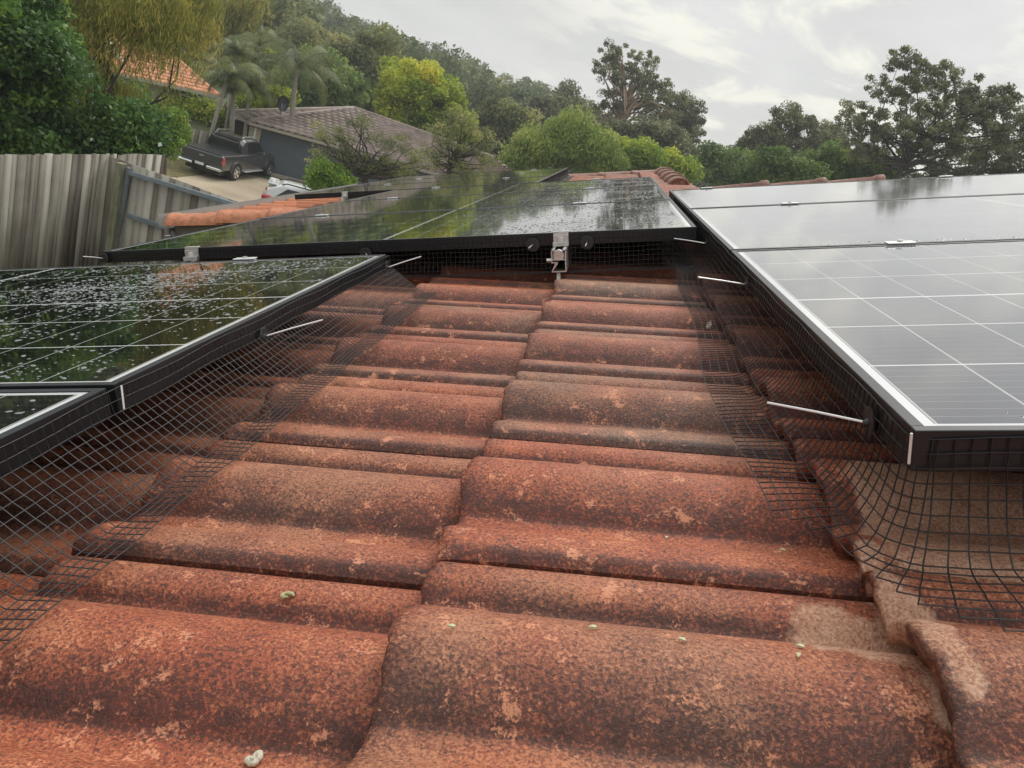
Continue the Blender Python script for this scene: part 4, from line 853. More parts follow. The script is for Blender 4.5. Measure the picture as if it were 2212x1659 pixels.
def make_ute():
    # x forward, y left; origin between the rear wheels on the ground
    rear, front = atz(501, 390, 0), atz(573, 381, 0); d = front - rear; ang = math.atan2(d[1], d[0]); L_ = np.linalg.norm(d); k = L_ / 3.15
    print('ute scale', k, 'heading', math.degrees(ang))
        # right side wheels are the measured ones (y = -0.8)
    off = np.array([-math.sin(ang), math.cos(ang), 0]) * 0.77; o = rear + off
    t = empty('parked_ute', 'dark grey dual cab ute with hard tray lid parked on the driveway by the garage', 'ute', Matrix.Translation((o[0], o[1], .02)) @ Matrix.Rotation(ang, 4, 'Z') @ Matrix.Diagonal((k, .93, .90, 1)))
    W_ = .93
    low = [(-1.22, [(.80, .52), (.90, .58), (.91, .95), (.86, 1.10)]), (-1.10, [(.84, .44), (W_, .52), (W_, .98), (.90, 1.13)]), (.80, [(.86, .34), (W_ + .01, .44), (W_ + .01, 1.0), (.91, 1.14)]),
           (2.30, [(.86, .34), (W_ + .01, .44), (W_ + .01, 1.0), (.91, 1.15)]), (3.2, [(.86, .40), (W_ + .01, .48), (W_, .98), (.86, 1.13)]), (3.75, [(.80, .40), (.90, .46), (.88, .88), (.76, 1.02)]), (3.95, [(.66, .44), (.74, .50), (.72, .84), (.64, .94)])]
    hull(low, 'body', M['carbody'], t)
    cab = [(.50, [(.89, 1.05), (.88, 1.16), (.80, 1.50), (.60, 1.64)]), (.78, [(.90, 1.05), (.89, 1.17), (.77, 1.70), (.62, 1.78)]), (1.4, [(.90, 1.05), (.90, 1.17), (.76, 1.75), (.60, 1.82)]), (1.95, [(.90, 1.05), (.90, 1.17), (.76, 1.70), (.60, 1.77)]), (2.75, [(.88, 1.05), (.86, 1.13), (.84, 1.16), (.70, 1.18)])]
    hull(cab, 'cab', M['carbody'], t)
    def quad(pts, name, m, th=.012, nrm=None):
        pts = [Vector(p) for p in pts]; n_ = (pts[1] - pts[0]).cross(pts[2] - pts[0]).normalized(); mb = MB(); c = len(pts)
        mb.mesh([p + n_ * th for p in pts] + [p - n_ * th for p in pts], [tuple(range(c)), tuple(range(2 * c - 1, c - 1, -1))] + [(i, i + c, (i + 1) % c + c, (i + 1) % c) for i in range(c)]); return mb.build(name, m, t)
    for s in (-1, 1):
        for nm, q in (('window', [(.98, 1.20), (1.50, 1.20), (1.50, 1.66), (.98, 1.64)]), ('window', [(1.56, 1.20), (2.38, 1.20), (1.98, 1.64), (1.56, 1.66)])):
            quad([(x, s * (.905 - (z - 1.17) * .245), z) for x, z in q], nm, M['glassdark'])
        for x0, x1 in ((.93, 1.53), (1.53, 2.45)):
            MB().box(x0 + .48, x0 + .60, s * (W_ + .012) - .014, s * (W_ + .012) + .014, .98, 1.01).build('door_handle', M['chrome'], t)
            MB().box(x0 - .004, x0 + .004, s * (W_ + .004) - .008, s * (W_ + .004) + .008, .48, 1.12).build('door_seam', M['plast'], t)
        MB().box(.65, 2.35, s * (W_ + .06) - .07, s * (W_ + .06) + .07, .36, .42).build('side_step', M['alu'], t, bevel=.02)
        MB().tube([(.75, s * .60, 1.80), (.85, s * .61, 1.88), (1.85, s * .61, 1.87), (1.98, s * .60, 1.80)], .024, 8).build('roof_rail', M['alu'], t)
        MB().box(-1.20, -1.02, s * .86 - .08, s * .86 + .085, .72, 1.06).build('tail_light', M['red'], t, bevel=.03)
        MB().box(-1.215, -1.10, s * .86 - .05, s * .86 + .088, .82, .92).build('reversing_lens', M['clear'], t, bevel=.02)
        MB().box(-1.38, -1.16, s * .62 - .32, s * .62 + .32, .46, .60).build('bumper', M['chrome'], t, bevel=.05)
        MB().box(3.62, 3.86, s * .70 - .12, s * .70 + .12, .74, .92).build('headlight', M['clear'], t, bevel=.03)
        MB().box(2.02, 2.20, s * 1.03 - .09, s * 1.03 + .09, 1.12, 1.26).build('mirror', M['carbody'], t, bevel=.04)
        for xw in (0, 3.15):
            arch = MB(); n = 16
            for i in range(n):
                a, b = math.pi * i / n, math.pi * (i + 1) / n
                arch.bar((xw + math.cos(a) * .45, s * (W_ + .015), .40 + math.sin(a) * .45), (xw + math.cos(b) * .45, s * (W_ + .015), .40 + math.sin(b) * .45), .07, .07, up=(0, 1, 0))
            arch.build('wheel_arch', M['carbody'], t, bevel=.01)
            well = MB(); well.tube([(xw, s * (W_ + .017), .42), (xw, s * .62, .42)], .43, 24); well.build('wheel_well', M['plast'], t)
            wheel(t, xw, s * .83, .385, s)
    quad([(.49, -.70, 1.22), (.49, .70, 1.22), (.495, .60, 1.55), (.495, -.60, 1.55)], 'rear_window', M['glassdark'], .012)
    quad([(2.72, -.74, 1.19), (2.72, .74, 1.19), (2.02, .66, 1.68), (2.02, -.66, 1.68)], 'windscreen', M['glassdark'], .02)
    MB().box(-1.18, .62, -.84, .84, 1.115, 1.165).build('tray_lid', simple('satin_black_lid', (0.03, 0.03, 0.033), .35), t, bevel=.03)
    MB().tube([(.52, -.72, 1.16), (.40, -.70, 1.45), (.52, -.62, 1.72), (.52, .62, 1.72), (.40, .70, 1.45), (.52, .72, 1.16)], .035, 8).build('sports_bar', M['blk'], t)
    MB().box(-1.245, -1.215, -.80, .80, .62, 1.07).build('tailgate', M['carbody'], t, bevel=.015)
    MB().box(-1.262, -1.246, -.10, .10, .90, .97).build('badge', M['chrome'], t)
    MB().box(-1.32, -1.24, -.28, .28, .50, .64).build('bumper_centre', M['plast'], t, bevel=.01); MB().box(-1.345, -1.322, -.19, .19, .53, .64).build('number_plate', M['plate'], t)
    MB().box(-1.05, 3.6, -.75, .75, .24, .5).build('chassis', M['plast'], t)
make_ute()
def make_hatch():
    p = at(648, 402, 27.8); ang = R_(20); o = np.array([p[0], p[1], 0.02])
    t = empty('white_car', 'white hatchback whose roof and red tail light show above the solar panels', 'car', Matrix.Translation(o) @ Matrix.Rotation(ang, 4, 'Z'))
    z0 = 1.48
    hull([(-1.15, [(.70, .30), (.78, .45), (.76, .80), (.66, .95)]), (-.9, [(.84, .25), (.88, .45), (.88, .85), (.80, .98)]), (1.6, [(.84, .25), (.90, .45), (.89, .88), (.80, 1.0)]), (2.6, [(.82, .25), (.88, .42), (.84, .80), (.70, .92)]), (3.0, [(.62, .3), (.70, .42), (.66, .66), (.5, .74)])], 'body', M['carwhite'], t)
    hull([(-1.0, [(.78, .85), (.74, .98), (.66, 1.22), (.50, 1.27)]), (-.55, [(.82, .85), (.78, 1.0), (.66, 1.44), (.52, z0)]), (.4, [(.83, .85), (.80, 1.0), (.66, 1.48), (.52, z0 + .03)]), (1.0, [(.82, .85), (.79, 1.0), (.64, 1.42), (.50, 1.46)]), (1.9, [(.80, .85), (.76, .96), (.74, .99), (.6, 1.0)])], 'cabin', M['carwhite'], t)
    for s in (-1, 1):
        mb = MB(); q = [(-.75, 1.02), (.35, 1.03), (1.45, 1.03), (.95, 1.36), (.35, 1.41), (-.35, 1.39)]
        pts = [(x, s * (.815 - (z - 1.0) * .30), z) for x, z in q]; pts2 = [(x, y * .97, z) for x, y, z in pts]; c = len(q)
        mb.mesh(pts + pts2, [tuple(range(c)), tuple(range(2 * c - 1, c - 1, -1))] + [(i, (i + 1) % c, (i + 1) % c + c, i + c) for i in range(c)]); mb.build('window', M['glassdark'], t)
        MB().tube([(-.55, s * .58, z0), (-.4, s * .58, z0 + .06), (.9, s * .56, z0 + .05), (1.0, s * .56, z0 - .02)], .022, 8).build('roof_rail', M['blk'], t)
        MB().box(-1.12, -.80, s * .74 - .09, s * .74 + .10, .86, 1.06).build('tail_light', M['red'], t, bevel=.05)
        for xw in (-.35, 2.2): wheel(t, xw, s * .78, .31, s)
    MB().box(-1.02, -.70, -.58, .58, 1.40, 1.45).build('spoiler', M['carwhite'], t, bevel=.02)
make_hatch()

# ------------------------------------------------------------ trees
def leaves(C, size, asp, droop=0.0, up=0.3):
    """rhombic leaves at the points C"""
    n = len(C); a = rng.normal(size=(n, 3)); a[:, 2] -= droop * 2.2; a /= np.linalg.norm(a, axis=1)[:, None]
    h = rng.normal(size=(n, 3)); h[:, 2] += up * 0; b = np.cross(a, h); b /= np.linalg.norm(b, axis=1)[:, None] + 1e-9
    s = size * rng.uniform(.6, 1.35, n)[:, None]; a = a * s; b = b * s * asp
    V = np.stack([C - a, C + b - a * .1, C + a, C - b - a * .1], 1).reshape(-1, 3); F = np.arange(4 * n).reshape(n, 4); return V, F
BARK = simple('grey_brown_bark', (0.16, 0.12, 0.09), .85, 0, .35, 6, .01); BARKP = simple('pinkish_gum_bark', (0.42, 0.29, 0.21), .8, 0, .3, 3, .01); BARKD = simple('dark_wet_bark', (0.055, 0.042, 0.035), .8, 0, .3, 6, .01)
LM = {'gloss': leafmat('glossy_dark_leaves', [(0, (0.012, 0.030, 0.010)), (.45, (0.035, 0.080, 0.022)), (.8, (0.095, 0.165, 0.028)), (1, (0.18, 0.25, 0.045))], .45, .3, .8),  # upper ramp stops paint the yellow-green leaf highlights into the colour
      'weep': leafmat('yellow_green_needles', [(0, (0.035, 0.050, 0.018)), (.35, (0.085, 0.105, 0.030)), (.65, (0.150, 0.165, 0.042)), (1, (0.28, 0.225, 0.06))], .6, .35, .5),
      'green': leafmat('mid_green_leaves', [(0, (0.020, 0.040, 0.014)), (.4, (0.055, 0.098, 0.028)), (.8, (0.115, 0.165, 0.045)), (1, (0.17, 0.21, 0.07))], .5, .35, .35),
      'bright': leafmat('bright_yellow_green_leaves', [(0, (0.030, 0.060, 0.012)), (.4, (0.085, 0.140, 0.022)), (.75, (0.19, 0.24, 0.035)), (1, (0.30, 0.30, 0.05))], .5, .4, .35),
      'olive': leafmat('grey_olive_leaves', [(0, (0.026, 0.038, 0.020)), (.4, (0.058, 0.078, 0.038)), (.8, (0.115, 0.14, 0.062)), (1, (0.18, 0.19, 0.09))], .6, .35, .4),
      'gum': leafmat('dark_gum_leaves', [(0, (0.024, 0.032, 0.020)), (.45, (0.062, 0.078, 0.045)), (.85, (0.115, 0.135, 0.075)), (1, (0.16, 0.18, 0.10))], .5, .3, .3),
      'far': leafmat('hazy_forest_leaves', [(0, (0.020, 0.034, 0.018)), (.4, (0.046, 0.068, 0.032)), (.8, (0.085, 0.11, 0.046)), (1, (0.14, 0.15, 0.06))], .7, .3, .08),
      'palm': leafmat('palm_leaves', [(0, (0.018, 0.030, 0.012)), (.5, (0.042, 0.062, 0.022)), (1, (0.10, 0.125, 0.05))], .5, .3, .5),
      'hedge': leafmat('lime_hedge_leaves', [(0, (0.020, 0.050, 0.010)), (.5, (0.070, 0.135, 0.022)), (1, (0.16, 0.25, 0.045))], .5, .3, 1.0)}
M['petal'] = simple('white_petals', (0.8, 0.8, 0.72), .6)
def crown(blobs, n, size, asp, clumps, spread, droop, tone0=.5, strands=False, vis=.55):
    """leaf clumps spread over the shells of ellipsoids; returns leaf arrays and clump centres"""
    Cs, Ts, cl = [], [], []; ws = np.array([r[0] * r[2] for c, r in blobs]); ws = ws / ws.sum()
    for (c, r), w in zip(blobs, ws):
        k = max(3, int(clumps * w)); d = rng.normal(size=(k, 3)); d /= np.linalg.norm(d, axis=1)[:, None]; rad = rng.uniform(.15, 1, k) ** (vis) ; cc = c + d * r * rad[:, None]
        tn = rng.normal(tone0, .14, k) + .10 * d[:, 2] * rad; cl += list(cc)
        m = int(2.0 * n * w / k) + 1; idx = np.repeat(np.arange(k), m); sz = spread * rng.uniform(.6, 1.3, k)
        off = rng.normal(size=(k * m, 3)); off *= (rng.random(k * m) ** .4 / np.linalg.norm(off, axis=1))[:, None]; off = off * 1.45 * sz[idx][:, None] * np.array([1, 1, .75])
        if strands: off[:, 2] = -np.abs(rng.gamma(1.3, 1.0, k * m)) * sz[idx] * 1.1; off[:, :2] *= (.55 - .12 * off[:, 2:3] / spread)
        Cs.append(cc[idx] + off); Ts.append(tn[idx] + rng.normal(0, .12, k * m))
    C = np.vstack(Cs); V, F = leaves(C, size * .68, asp, droop); return V, F, np.clip(np.concatenate(Ts), 0, 1), cl, C
def tree(name, label, cat, style, blobs, d, n, size, asp=.45, clumps=60, spread=.5, droop=0.0, bark=BARK, trunkx=None, group='trees behind the roof', tr=0.16, tone=.5, flowers=0, strands=False, depth=.9, branches=14, fork=.35, lean=0):
    """blobs in surveyed (x, y, rx, ry); d = distance"""
    B = []
    for b in blobs:
        x, y, rx, ry = b[:4]; dd = d + (b[4] if len(b) > 4 else 0); c = at(x, y, dd); k = dd / FP * 1.03; B.append((c, np.array([rx * k, min(rx, ry * 1.3) * k * depth, ry * k])))
    cen = np.average([c for c, r in B], axis=0, weights=[r[0] * r[2] for c, r in B]); low = min(c[2] - r[2] for c, r in B)
    bx = at(*(trunkx), d) if trunkx else cen; g = float(gz(bx[0], bx[1])); base = np.array([bx[0], bx[1], g - .2])
    t = empty(name, label, cat, Matrix.Translation(base), group)
    V, F, tn, cl, C = crown(B, n, size, asp, clumps, spread, droop, tone, strands)
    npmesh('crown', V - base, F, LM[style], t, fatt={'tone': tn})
    mb = MB(); topz = cen[2] + .3 * max(r[2] for c, r in B); H = topz - base[2]; fk = max(fork * H, low - base[2])
    fk = min(fk, .8 * H); P0 = Vector((0, 0, 0)); top = Vector(cen - base); top.z = H * .95
    fkp = Vector((lean * .3, 0, fk)).lerp(Vector((top.x, top.y, fk)), .35)
    mb.tube([P0, P0.lerp(fkp, .5) + Vector((tr * .5, 0, 0)), fkp, fkp.lerp(top, .5) + Vector((-.2, .1, 0)), top], [tr * 1.25, tr, tr * .82, tr * .45, tr * .15], 8)
    sel = [cl[i] for i in rng.permutation(len(cl))[:branches]]
    for q in [c for c, r in B] + sel:
        q = Vector(q - base); s_ = fkp.lerp(top, rng.uniform(0, .8)); mid = s_.lerp(q, .5) + Vector(rng.normal(0, .17, 3) * (q - s_).length) + Vector((0, 0, -.08 * (q - s_).length)); r0 = tr * rng.uniform(.28, .5)
        mb.tube([s_, s_.lerp(mid, .5) + Vector(rng.normal(0, .07, 3) * (q - s_).length * .6), mid, q], [r0, r0 * .75, r0 * .5, r0 * .15], 5, cap=False)
    mb.build('trunk', bark, t, smooth=True)
    if flowers:
        ii = rng.permutation(len(C))[:flowers]; toC = np.array([0, 0, CAMZ]); pp_ = C[ii]; V, F = leaves(pp_ + (toC - pp_) / np.linalg.norm(toC - pp_, axis=1)[:, None] * .1, .045, .9); npmesh('blossom', V - base, F, M['petal'], t)
    return t
G1 = 'trees over the left fence'
tree('broadleaf_tree', 'dark glossy broadleaf tree with small white flowers at the far left edge', 'tree', 'gloss', [(20, 60, 130, 110), (70, 180, 95, 110), (0, 270, 110, 90), (90, 290, 60, 60, .5), (-120, 150, 120, 160)], 16.5, 30000, .075, .55, 150, .30, group=G1, flowers=130, tone=.42, bark=BARKD)
tree('weeping_tree', 'tall weeping tree with yellow green needle foliage hanging beside the orange roof', 'tree', 'weep', [(255, -40, 150, 75), (185, 15, 50, 30), (262, 12, 60, 35), (200, 230, 85, 72), (215, 215, 36, 40), (298, 262, 36, 40), (150, 290, 70, 50), (400, -10, 60, 50), (235, 262, 40, 30)], 20, 32000, .13, .09, 260, .34, droop=1.0, group=G1, strands=True, tone=.46, bark=BARKD)
tree('flowering_shrub', 'glossy dark shrub dotted with white blossoms peeping over the fence end', 'shrub', 'gloss', [(270, 290, 70, 48), (318, 305, 26, 30), (200, 305, 60, 35)], 16.2, 9000, .07, .55, 60, .25, group=G1, flowers=70, tone=.35, bark=BARKD)
tree('broadleaf_tree', 'dark broadleaf tree behind the weeping one left of the orange roof', 'tree', 'gloss', [(60, 110, 60, 100), (140, 205, 80, 50), (60, 280, 120, 60), (180, 270, 110, 55), (265, 255, 60, 60)], 24, 22000, .11, .5, 120, .5, group=G1, tone=.30, bark=BARKD)
tree('hedge_bush', 'rounded lime green bush behind the end of the tall fence', 'bush', 'hedge', [(368, 282, 28, 44), (345, 300, 22, 36)], 28, 7000, .07, .5, 60, .22, tone=.5, group='garden bushes')
tree('hedge_bush', 'round bright green bush in front of the garage wall', 'bush', 'hedge', [(703, 384, 36, 27), (738, 392, 22, 22)], 27, 6000, .07, .5, 50, .20, tone=.5, group='garden bushes')
tree('flowering_shrub', 'pale flowering shrub between the back fence and the palms', 'shrub', 'bright', [(430, 232, 60, 18), (362, 240, 30, 22), (560, 220, 60, 20), (600, 205, 30, 18)], 43, 9000, .12, .5, 60, .4, tone=.55, flowers=60, group='garden bushes')
G2 = 'trees on the slope behind the orange roof'
tree('feathery_tree', 'tall feathery yellow green tree at the top left above the palms', 'tree', 'weep', [(440, 10, 110, 60), (400, 70, 50, 40), (500, -30, 90, 50), (360, 0, 60, 40)], 55, 14000, .30, .12, 110, .8, droop=.9, strands=True, group=G2, tone=.42)
tree('dome_tree', 'dark dome shaped tree below the skyline above the power pole', 'tree', 'green', [(545, 55, 44, 40), (520, 25, 40, 30)], 88, 7000, .30, .5, 50, 1.0, group=G2, tone=.32)
tree('feathery_tree', 'olive yellow tree right of the power pole on the hillside', 'tree', 'olive', [(650, 95, 55, 50), (612, 130, 40, 50), (690, 140, 40, 45)], 72, 9000, .26, .4, 60, .9, group=G2, tone=.6)
tree('broadleaf_tree', 'yellowish green tree over the palm crowns', 'tree', 'bright', [(540, 125, 46, 32), (490, 120, 40, 30)], 66, 6000, .26, .5, 40, .8, group=G2, tone=.42)
tree('broadleaf_tree', 'mid green tree behind the drooping palm', 'tree', 'green', [(700, 175, 62, 60), (660, 205, 55, 45), (735, 205, 45, 50)], 58, 12000, .22, .5, 80, .7, group=G2, tone=.48)
tree('broadleaf_tree', 'tall olive green tree between the palm and the bright green tree', 'tree', 'olive', [(800, 130, 55, 55), (770, 180, 50, 60), (830, 190, 45, 50), (745, 120, 35, 30)], 66, 13000, .24, .5, 80, .8, group=G2, tone=.55)
tree('bright_tree', 'bright yellow green round tree behind the garage ridge, the brightest in the photo', 'tree', 'bright', [(905, 185, 68, 48), (880, 235, 55, 50), (955, 225, 52, 52), (985, 270, 42, 40), (930, 270, 60, 40), (850, 205, 30, 40)], 50, 22000, .17, .5, 120, .55, group=G2, tone=.52)
tree('sparse_tree', 'sparse grey green tree with crooked dark branches in front of the garage roof', 'tree', 'olive', [(735, 300, 45, 24), (790, 270, 34, 20), (850, 310, 50, 26), (700, 345, 34, 20), (770, 345, 55, 24), (840, 360, 60, 26), (905, 345, 34, 20), (690, 285, 22, 16), (880, 385, 60, 18)], 27.5, 4200, .075, .30, 190, .17, bark=BARKD, trunkx=(785, 400), tr=.12, fork=.12, branches=46, tone=.55, group='thin trees before the garage roof')
tree('sparse_tree', 'second sparse tree with bent dark branches at the right end of the garage roof', 'tree', 'olive', [(945, 285, 36, 22), (1000, 265, 44, 24), (1040, 300, 36, 24), (980, 320, 44, 22), (925, 330, 34, 18), (1050, 340, 34, 18), (990, 360, 60, 18)], 31, 3000, .085, .30, 150, .19, bark=BARKD, trunkx=(960, 400), tr=.11, fork=.12, branches=34, tone=.6, group='thin trees before the garage roof')
G3 = 'trees beyond the far roof ridge'
tree('willowy_tree', 'light green willowy tree right behind the far solar array', 'tree', 'green', [(1170, 320, 70, 42), (1240, 300, 60, 48), (1290, 330, 55, 40), (1130, 345, 45, 28)], 42, 16000, .17, .28, 100, .5, droop=.6, group=G3, tone=.66)
tree('willowy_tree', 'light green bushy tree left of the reddish gum trunk', 'tree', 'bright', [(1340, 335, 60, 38), (1400, 350, 60, 35), (1460, 370, 50, 28), (1310, 360, 60, 25)], 47, 13000, .18, .4, 90, .5, group=G3, tone=.40)
tree('olive_tree', 'dull olive tree between the bright tree and the willowy ones', 'tree', 'olive', [(1075, 265, 50, 40), (1050, 300, 40, 35), (1120, 285, 40, 35)], 62, 9000, .22, .45, 60, .7, group=G3, tone=.42)
tree('dark_tree', 'dark low tree under the skyline left of the tall gum', 'tree', 'gum', [(1215, 225, 45, 35), (1180, 245, 40, 28), (1260, 255, 45, 30), (1150, 270, 40, 22)], 85, 10000, .27, .5, 60, .9, group=G3, tone=.5)
tree('tall_gum_tree', 'tall gum tree with open rounded crown and reddish forked trunk on the skyline', 'tree', 'gum', [(1345, 125, 48, 28), (1312, 150, 30, 28), (1392, 150, 30, 32), (1360, 175, 40, 24), (1410, 195, 38, 36), (1325, 215, 36, 26), (1420, 240, 46, 34), (1300, 245, 30, 22)], 66, 10500, .14, .38, 260, .27, bark=BARKP, trunkx=(1325, 330), tr=.34, fork=.4, branches=50, group=G3, tone=.5)
tree('gum_tree', 'broad dark gum tree beside the tall one, with sky to its right', 'tree', 'gum', [(1480, 235, 42, 30), (1490, 275, 38, 35), (1445, 265, 32, 35), (1440, 200, 16, 18), (1455, 310, 55, 28)], 70, 10500, .16, .42, 190, .31, group=G3, tone=.48)
tree('dark_tree', 'low dark green trees hiding the foot of the tall gum', 'tree', 'gum', [(1360, 285, 60, 22), (1300, 290, 50, 24), (1430, 300, 55, 26)], 60, 9000, .2, .5, 60, .6, group=G3, tone=.42)
G4 = 'trees on the right skyline'
tree('round_tree', 'small rounded green tree in the low gap right of the gum trees', 'tree', 'green', [(1555, 345, 34, 30), (1590, 360, 40, 28), (1545, 375, 50, 22)], 58, 8000, .2, .5, 50, .6, group=G4, tone=.38)
tree('gum_tree', 'wide dark gum tree with a lacy top under the bright cloud', 'tree', 'gum', [(1710, 260, 48, 26), (1650, 300, 46, 30), (1750, 300, 46, 36), (1700, 320, 60, 34), (1620, 330, 40, 30)], 62, 11500, .16, .42, 200, .31, group=G4, tone=.46, branches=30)
tree('slender_gum_tree', 'small thin crowned gum between the wide gum and the big tree', 'tree', 'gum', [(1792, 290, 36, 24), (1800, 320, 30, 26)], 66, 3600, .17, .4, 40, .5, group=G4, tone=.45)
tree('round_tree', 'dull green dome shaped tree in front of the wide gum', 'tree', 'green', [(1680, 358, 52, 26), (1735, 375, 40, 22), (1640, 378, 40, 20)], 46, 9000, .14, .5, 60, .4, group=G4, tone=.34)
tree('round_tree', 'dull green tree at the foot of the big right tree', 'tree', 'green', [(1820, 350, 52, 30), (1780, 370, 45, 25), (1880, 368, 50, 25)], 50, 9000, .17, .5, 60, .5, group=G4, tone=.30)
tree('big_gum_tree', 'biggest tree at the right, ragged crown with bright sky showing through its leaning limbs', 'tree', 'gum', [(1945, 130, 26, 22), (1975, 150, 32, 34), (2040, 165, 34, 30), (1905, 190, 36, 22), (1990, 210, 60, 30), (1850, 255, 42, 28), (1920, 265, 55, 36), (2060, 225, 50, 34), (2120, 215, 50, 36), (2165, 230, 44, 40), (2010, 290, 80, 38), (1890, 320, 55, 34), (2110, 300, 60, 40), (2200, 290, 60, 40)], 46, 23000, .12, .36, 560, .20, bark=BARKD, trunkx=(1915, 400), tr=.17, fork=.28, branches=50, group=G4, tone=.5)
tree('gum_tree', 'dark tree mass at the far right edge below the big crown', 'tree', 'gum', [(2210, 350, 90, 40), (2100, 360, 80, 30), (1990, 365, 70, 28), (2330, 330, 100, 60)], 52, 12500, .15, .45, 190, .33, group=G4, tone=.42)
tree('dark_tree', 'far dark trees on the right horizon seen between nearer crowns', 'tree', 'far', [(1600, 350, 60, 20), (1720, 345, 80, 22), (1860, 350, 90, 25), (1510, 372, 50, 18)], 110, 9000, .36, .5, 70, 1.1, group=G4, tone=.4)

# palms
def palm(x, y, d, base_xy, label, frond=2.6, n=13, tr=.09, size=1.0, drop=1.0):
    top = at(x, y, d); bx = at(*base_xy, d); g = float(gz(bx[0], bx[1])); base = np.array([bx[0], bx[1], g - .2]); t = empty('palm_tree', label, 'palm tree', Matrix.Translation(base), 'palms by the garage')
    tp = top - base; mid = tp * np.array([.35, .35, .5]); MB().tube([(0, 0, 0), mid, tp], [tr * 1.3, tr, tr * .8], 8).build('trunk', BARK_P, t, smooth=True)
    V, F, tn, st = [], [], [], MB()
    for k in range(n):
        a = 2 * math.pi * k / n + rng.normal(0, .2); el0 = rng.uniform(.2, 1.35); ln = frond * rng.uniform(.8, 1.15); P = [tp.copy()]; e = el0; ns = 14
        for i in range(ns):
            e -= (1.9 * drop + rng.normal(0, .1)) / ns * (.5 + 1.2 * i / ns); P.append(P[-1] + np.array([math.cos(a) * math.cos(e), math.sin(a) * math.cos(e), math.sin(e)]) * ln / ns)
        st.tube(P, [.03] * 3 + [.015] * (ns - 3) + [.006], 4, cap=False); tone_ = rng.normal(.5, .16)
        for i in range(2, ns + 1):
            for q in (0, .5):
                c = P[i - 1] + (P[i] - P[i - 1]) * q; dr_ = P[i] - P[i - 1]; dr_ = dr_ / np.linalg.norm(dr_); sd = np.cross(dr_, (0, 0, 1)); sd /= np.linalg.norm(sd) + 1e-9; ll = .55 * size * math.sin(math.pi * min(1, (i + q) / (ns + 1)) ** .8) + .1
                for s in (-1, 1):
                    tip = c + sd * s * ll * .75 + dr_ * ll * .45 + np.array([0, 0, -ll * .55]); w = dr_ * .028 * size; b0 = len(V); V += [c - w, c + w, tip]; F.append((b0, b0 + 1, b0 + 2)); tn.append(tone_ + rng.normal(0, .1))
    st.build('frond_stem', LMP, t); npmesh('fronds', np.array(V), np.array(F), LM['palm'], t, fatt={'tone': np.clip(tn, 0, 1)})
BARK_P = simple('pale_palm_trunk', (0.33, 0.30, 0.25), .8, 0, .25, 10, .005); LMP = simple('palm_stalk', (0.13, 0.15, 0.05), .6)
palm(490, 172, 36.5, (450, 300), 'leftmost palm of the clump, grey fronds over the ute', 1.9, 13)
palm(505, 175, 37.5, (505, 300), 'palm in the middle of the clump behind the ute', 1.8, 12)
palm(540, 185, 38.0, (530, 300), 'palm nearest the garage roof corner', 1.8, 12)
palm(512, 118, 40.0, (489, 280), 'taller pale palm rising above the clump', 1.9, 12)
palm(640, 150, 39.5, (632, 280), 'large palm with long drooping fronds behind the dish', 3.2, 15, .13, 1.3, 1.15)
palm(560, 100, 44.0, (565, 260), 'slender palm in front of the yellowish tree', 2.2, 12)

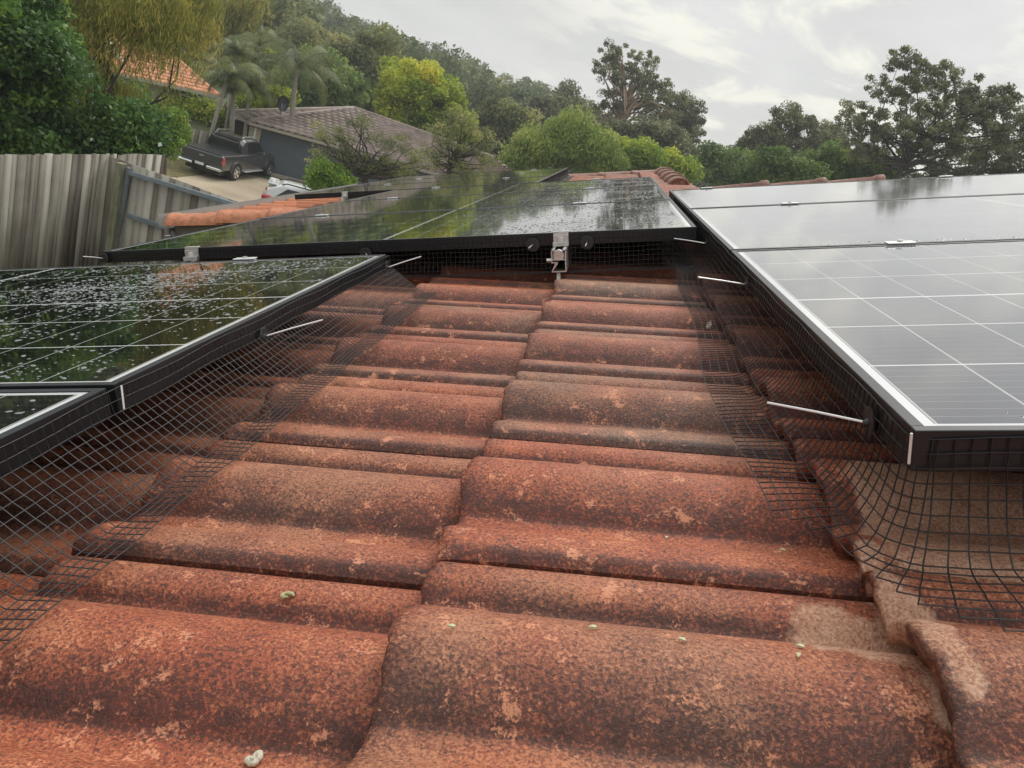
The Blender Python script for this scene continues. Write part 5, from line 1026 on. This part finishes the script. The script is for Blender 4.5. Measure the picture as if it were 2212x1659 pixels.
# far forest on the hill: one mass
def forest():
    Cs, Ts = [], []
    for _ in range(560):
        az = rng.uniform(-46, 9); d = rng.uniform(75, 262) ** 1.0; 
        if d < 95 and az > -16: continue
        x, y = math.sin(R_(az)) * d, math.cos(R_(az)) * d; g = float(gz(x, y)); h = rng.uniform(5, 9.5) * (1.15 if d > 200 else 1); r = rng.uniform(1.8, 4.2); kk = int(rng.uniform(8, 14)); m = 70
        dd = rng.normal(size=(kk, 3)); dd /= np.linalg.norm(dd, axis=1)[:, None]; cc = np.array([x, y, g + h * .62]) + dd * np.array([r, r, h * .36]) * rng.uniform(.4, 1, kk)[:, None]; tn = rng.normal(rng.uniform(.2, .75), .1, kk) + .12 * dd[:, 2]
        Cs.append(np.repeat(cc, m, 0) + np.clip(rng.normal(size=(kk * m, 3)), -1.5, 1.5) * r * .24); Ts.append(np.repeat(tn, m) + rng.normal(0, .08, kk * m))
    for _ in range(320):          # understorey closes the gaps
        az = rng.uniform(-46, 30); d = rng.uniform(60, 240); x, y = math.sin(R_(az)) * d, math.cos(R_(az)) * d; g = float(gz(x, y)); m = 160
        Cs.append(np.array([x, y, g + 1.2]) + rng.normal(size=(m, 3)) * np.array([3.5, 3.5, 1.1])); Ts.append(np.full(m, rng.uniform(.15, .5)) + rng.normal(0, .1, m))
    C = np.vstack(Cs); V, F = leaves(C, .30, .6); 
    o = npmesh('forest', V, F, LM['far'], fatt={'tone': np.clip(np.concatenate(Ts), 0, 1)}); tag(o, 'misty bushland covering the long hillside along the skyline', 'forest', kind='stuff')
forest()
def pine(x, y, d, h, label):
    top = at(x, y, d); g = float(gz(top[0], top[1])); base = np.array([top[0], top[1], min(g, top[2] - h)]); H = top[2] - base[2]; t = empty('pine_tree', label, 'pine tree', Matrix.Translation(base), 'emergent trees on the skyline')
    MB().tube([(0, 0, 0), (0, 0, H)], [.3, .05], 6).build('trunk', BARK, t); C = []
    for i in range(16):
        z = H - h * .9 * i / 16; r = .4 + 2.2 * i / 16
        for k in range(4): a = rng.random() * 6.28; C.append(rng.normal(size=(16, 3)) * .28 + np.array([math.cos(a) * r * .7, math.sin(a) * r * .7, z]))
    V, F = leaves(np.vstack(C), .4, .4); npmesh('crown', V, F, LM['far'], t, fatt={'tone': np.full(len(F), .3)})
pine(942, 100, 205, 12, 'left one of two thin pines standing out on the skyline'); pine(962, 112, 208, 10, 'right one of two thin pines standing out on the skyline')

# ------------------------------------------------------------ haze
hz, ht, hb = mat('pale_haze'); ht.nodes.remove(hb); pv_ = N(ht, 'ShaderNodeVolumePrincipled'); pv_.inputs['Color'].default_value = (0.93, 0.96, 0.97, 1); pv_.inputs['Density'].default_value = 0.0012; pv_.inputs['Anisotropy'].default_value = 0.2
ht.links.new(pv_.outputs[0], ht.nodes['Material Output'].inputs['Volume'])
tag(MB().box(-330, 330, -60, 340, -40, 45).build('haze', hz), kind='stuff')
print('objects', len(bpy.data.objects), 'faces', sum(len(o.data.polygons) for o in bpy.data.objects if o.type == 'MESH'))
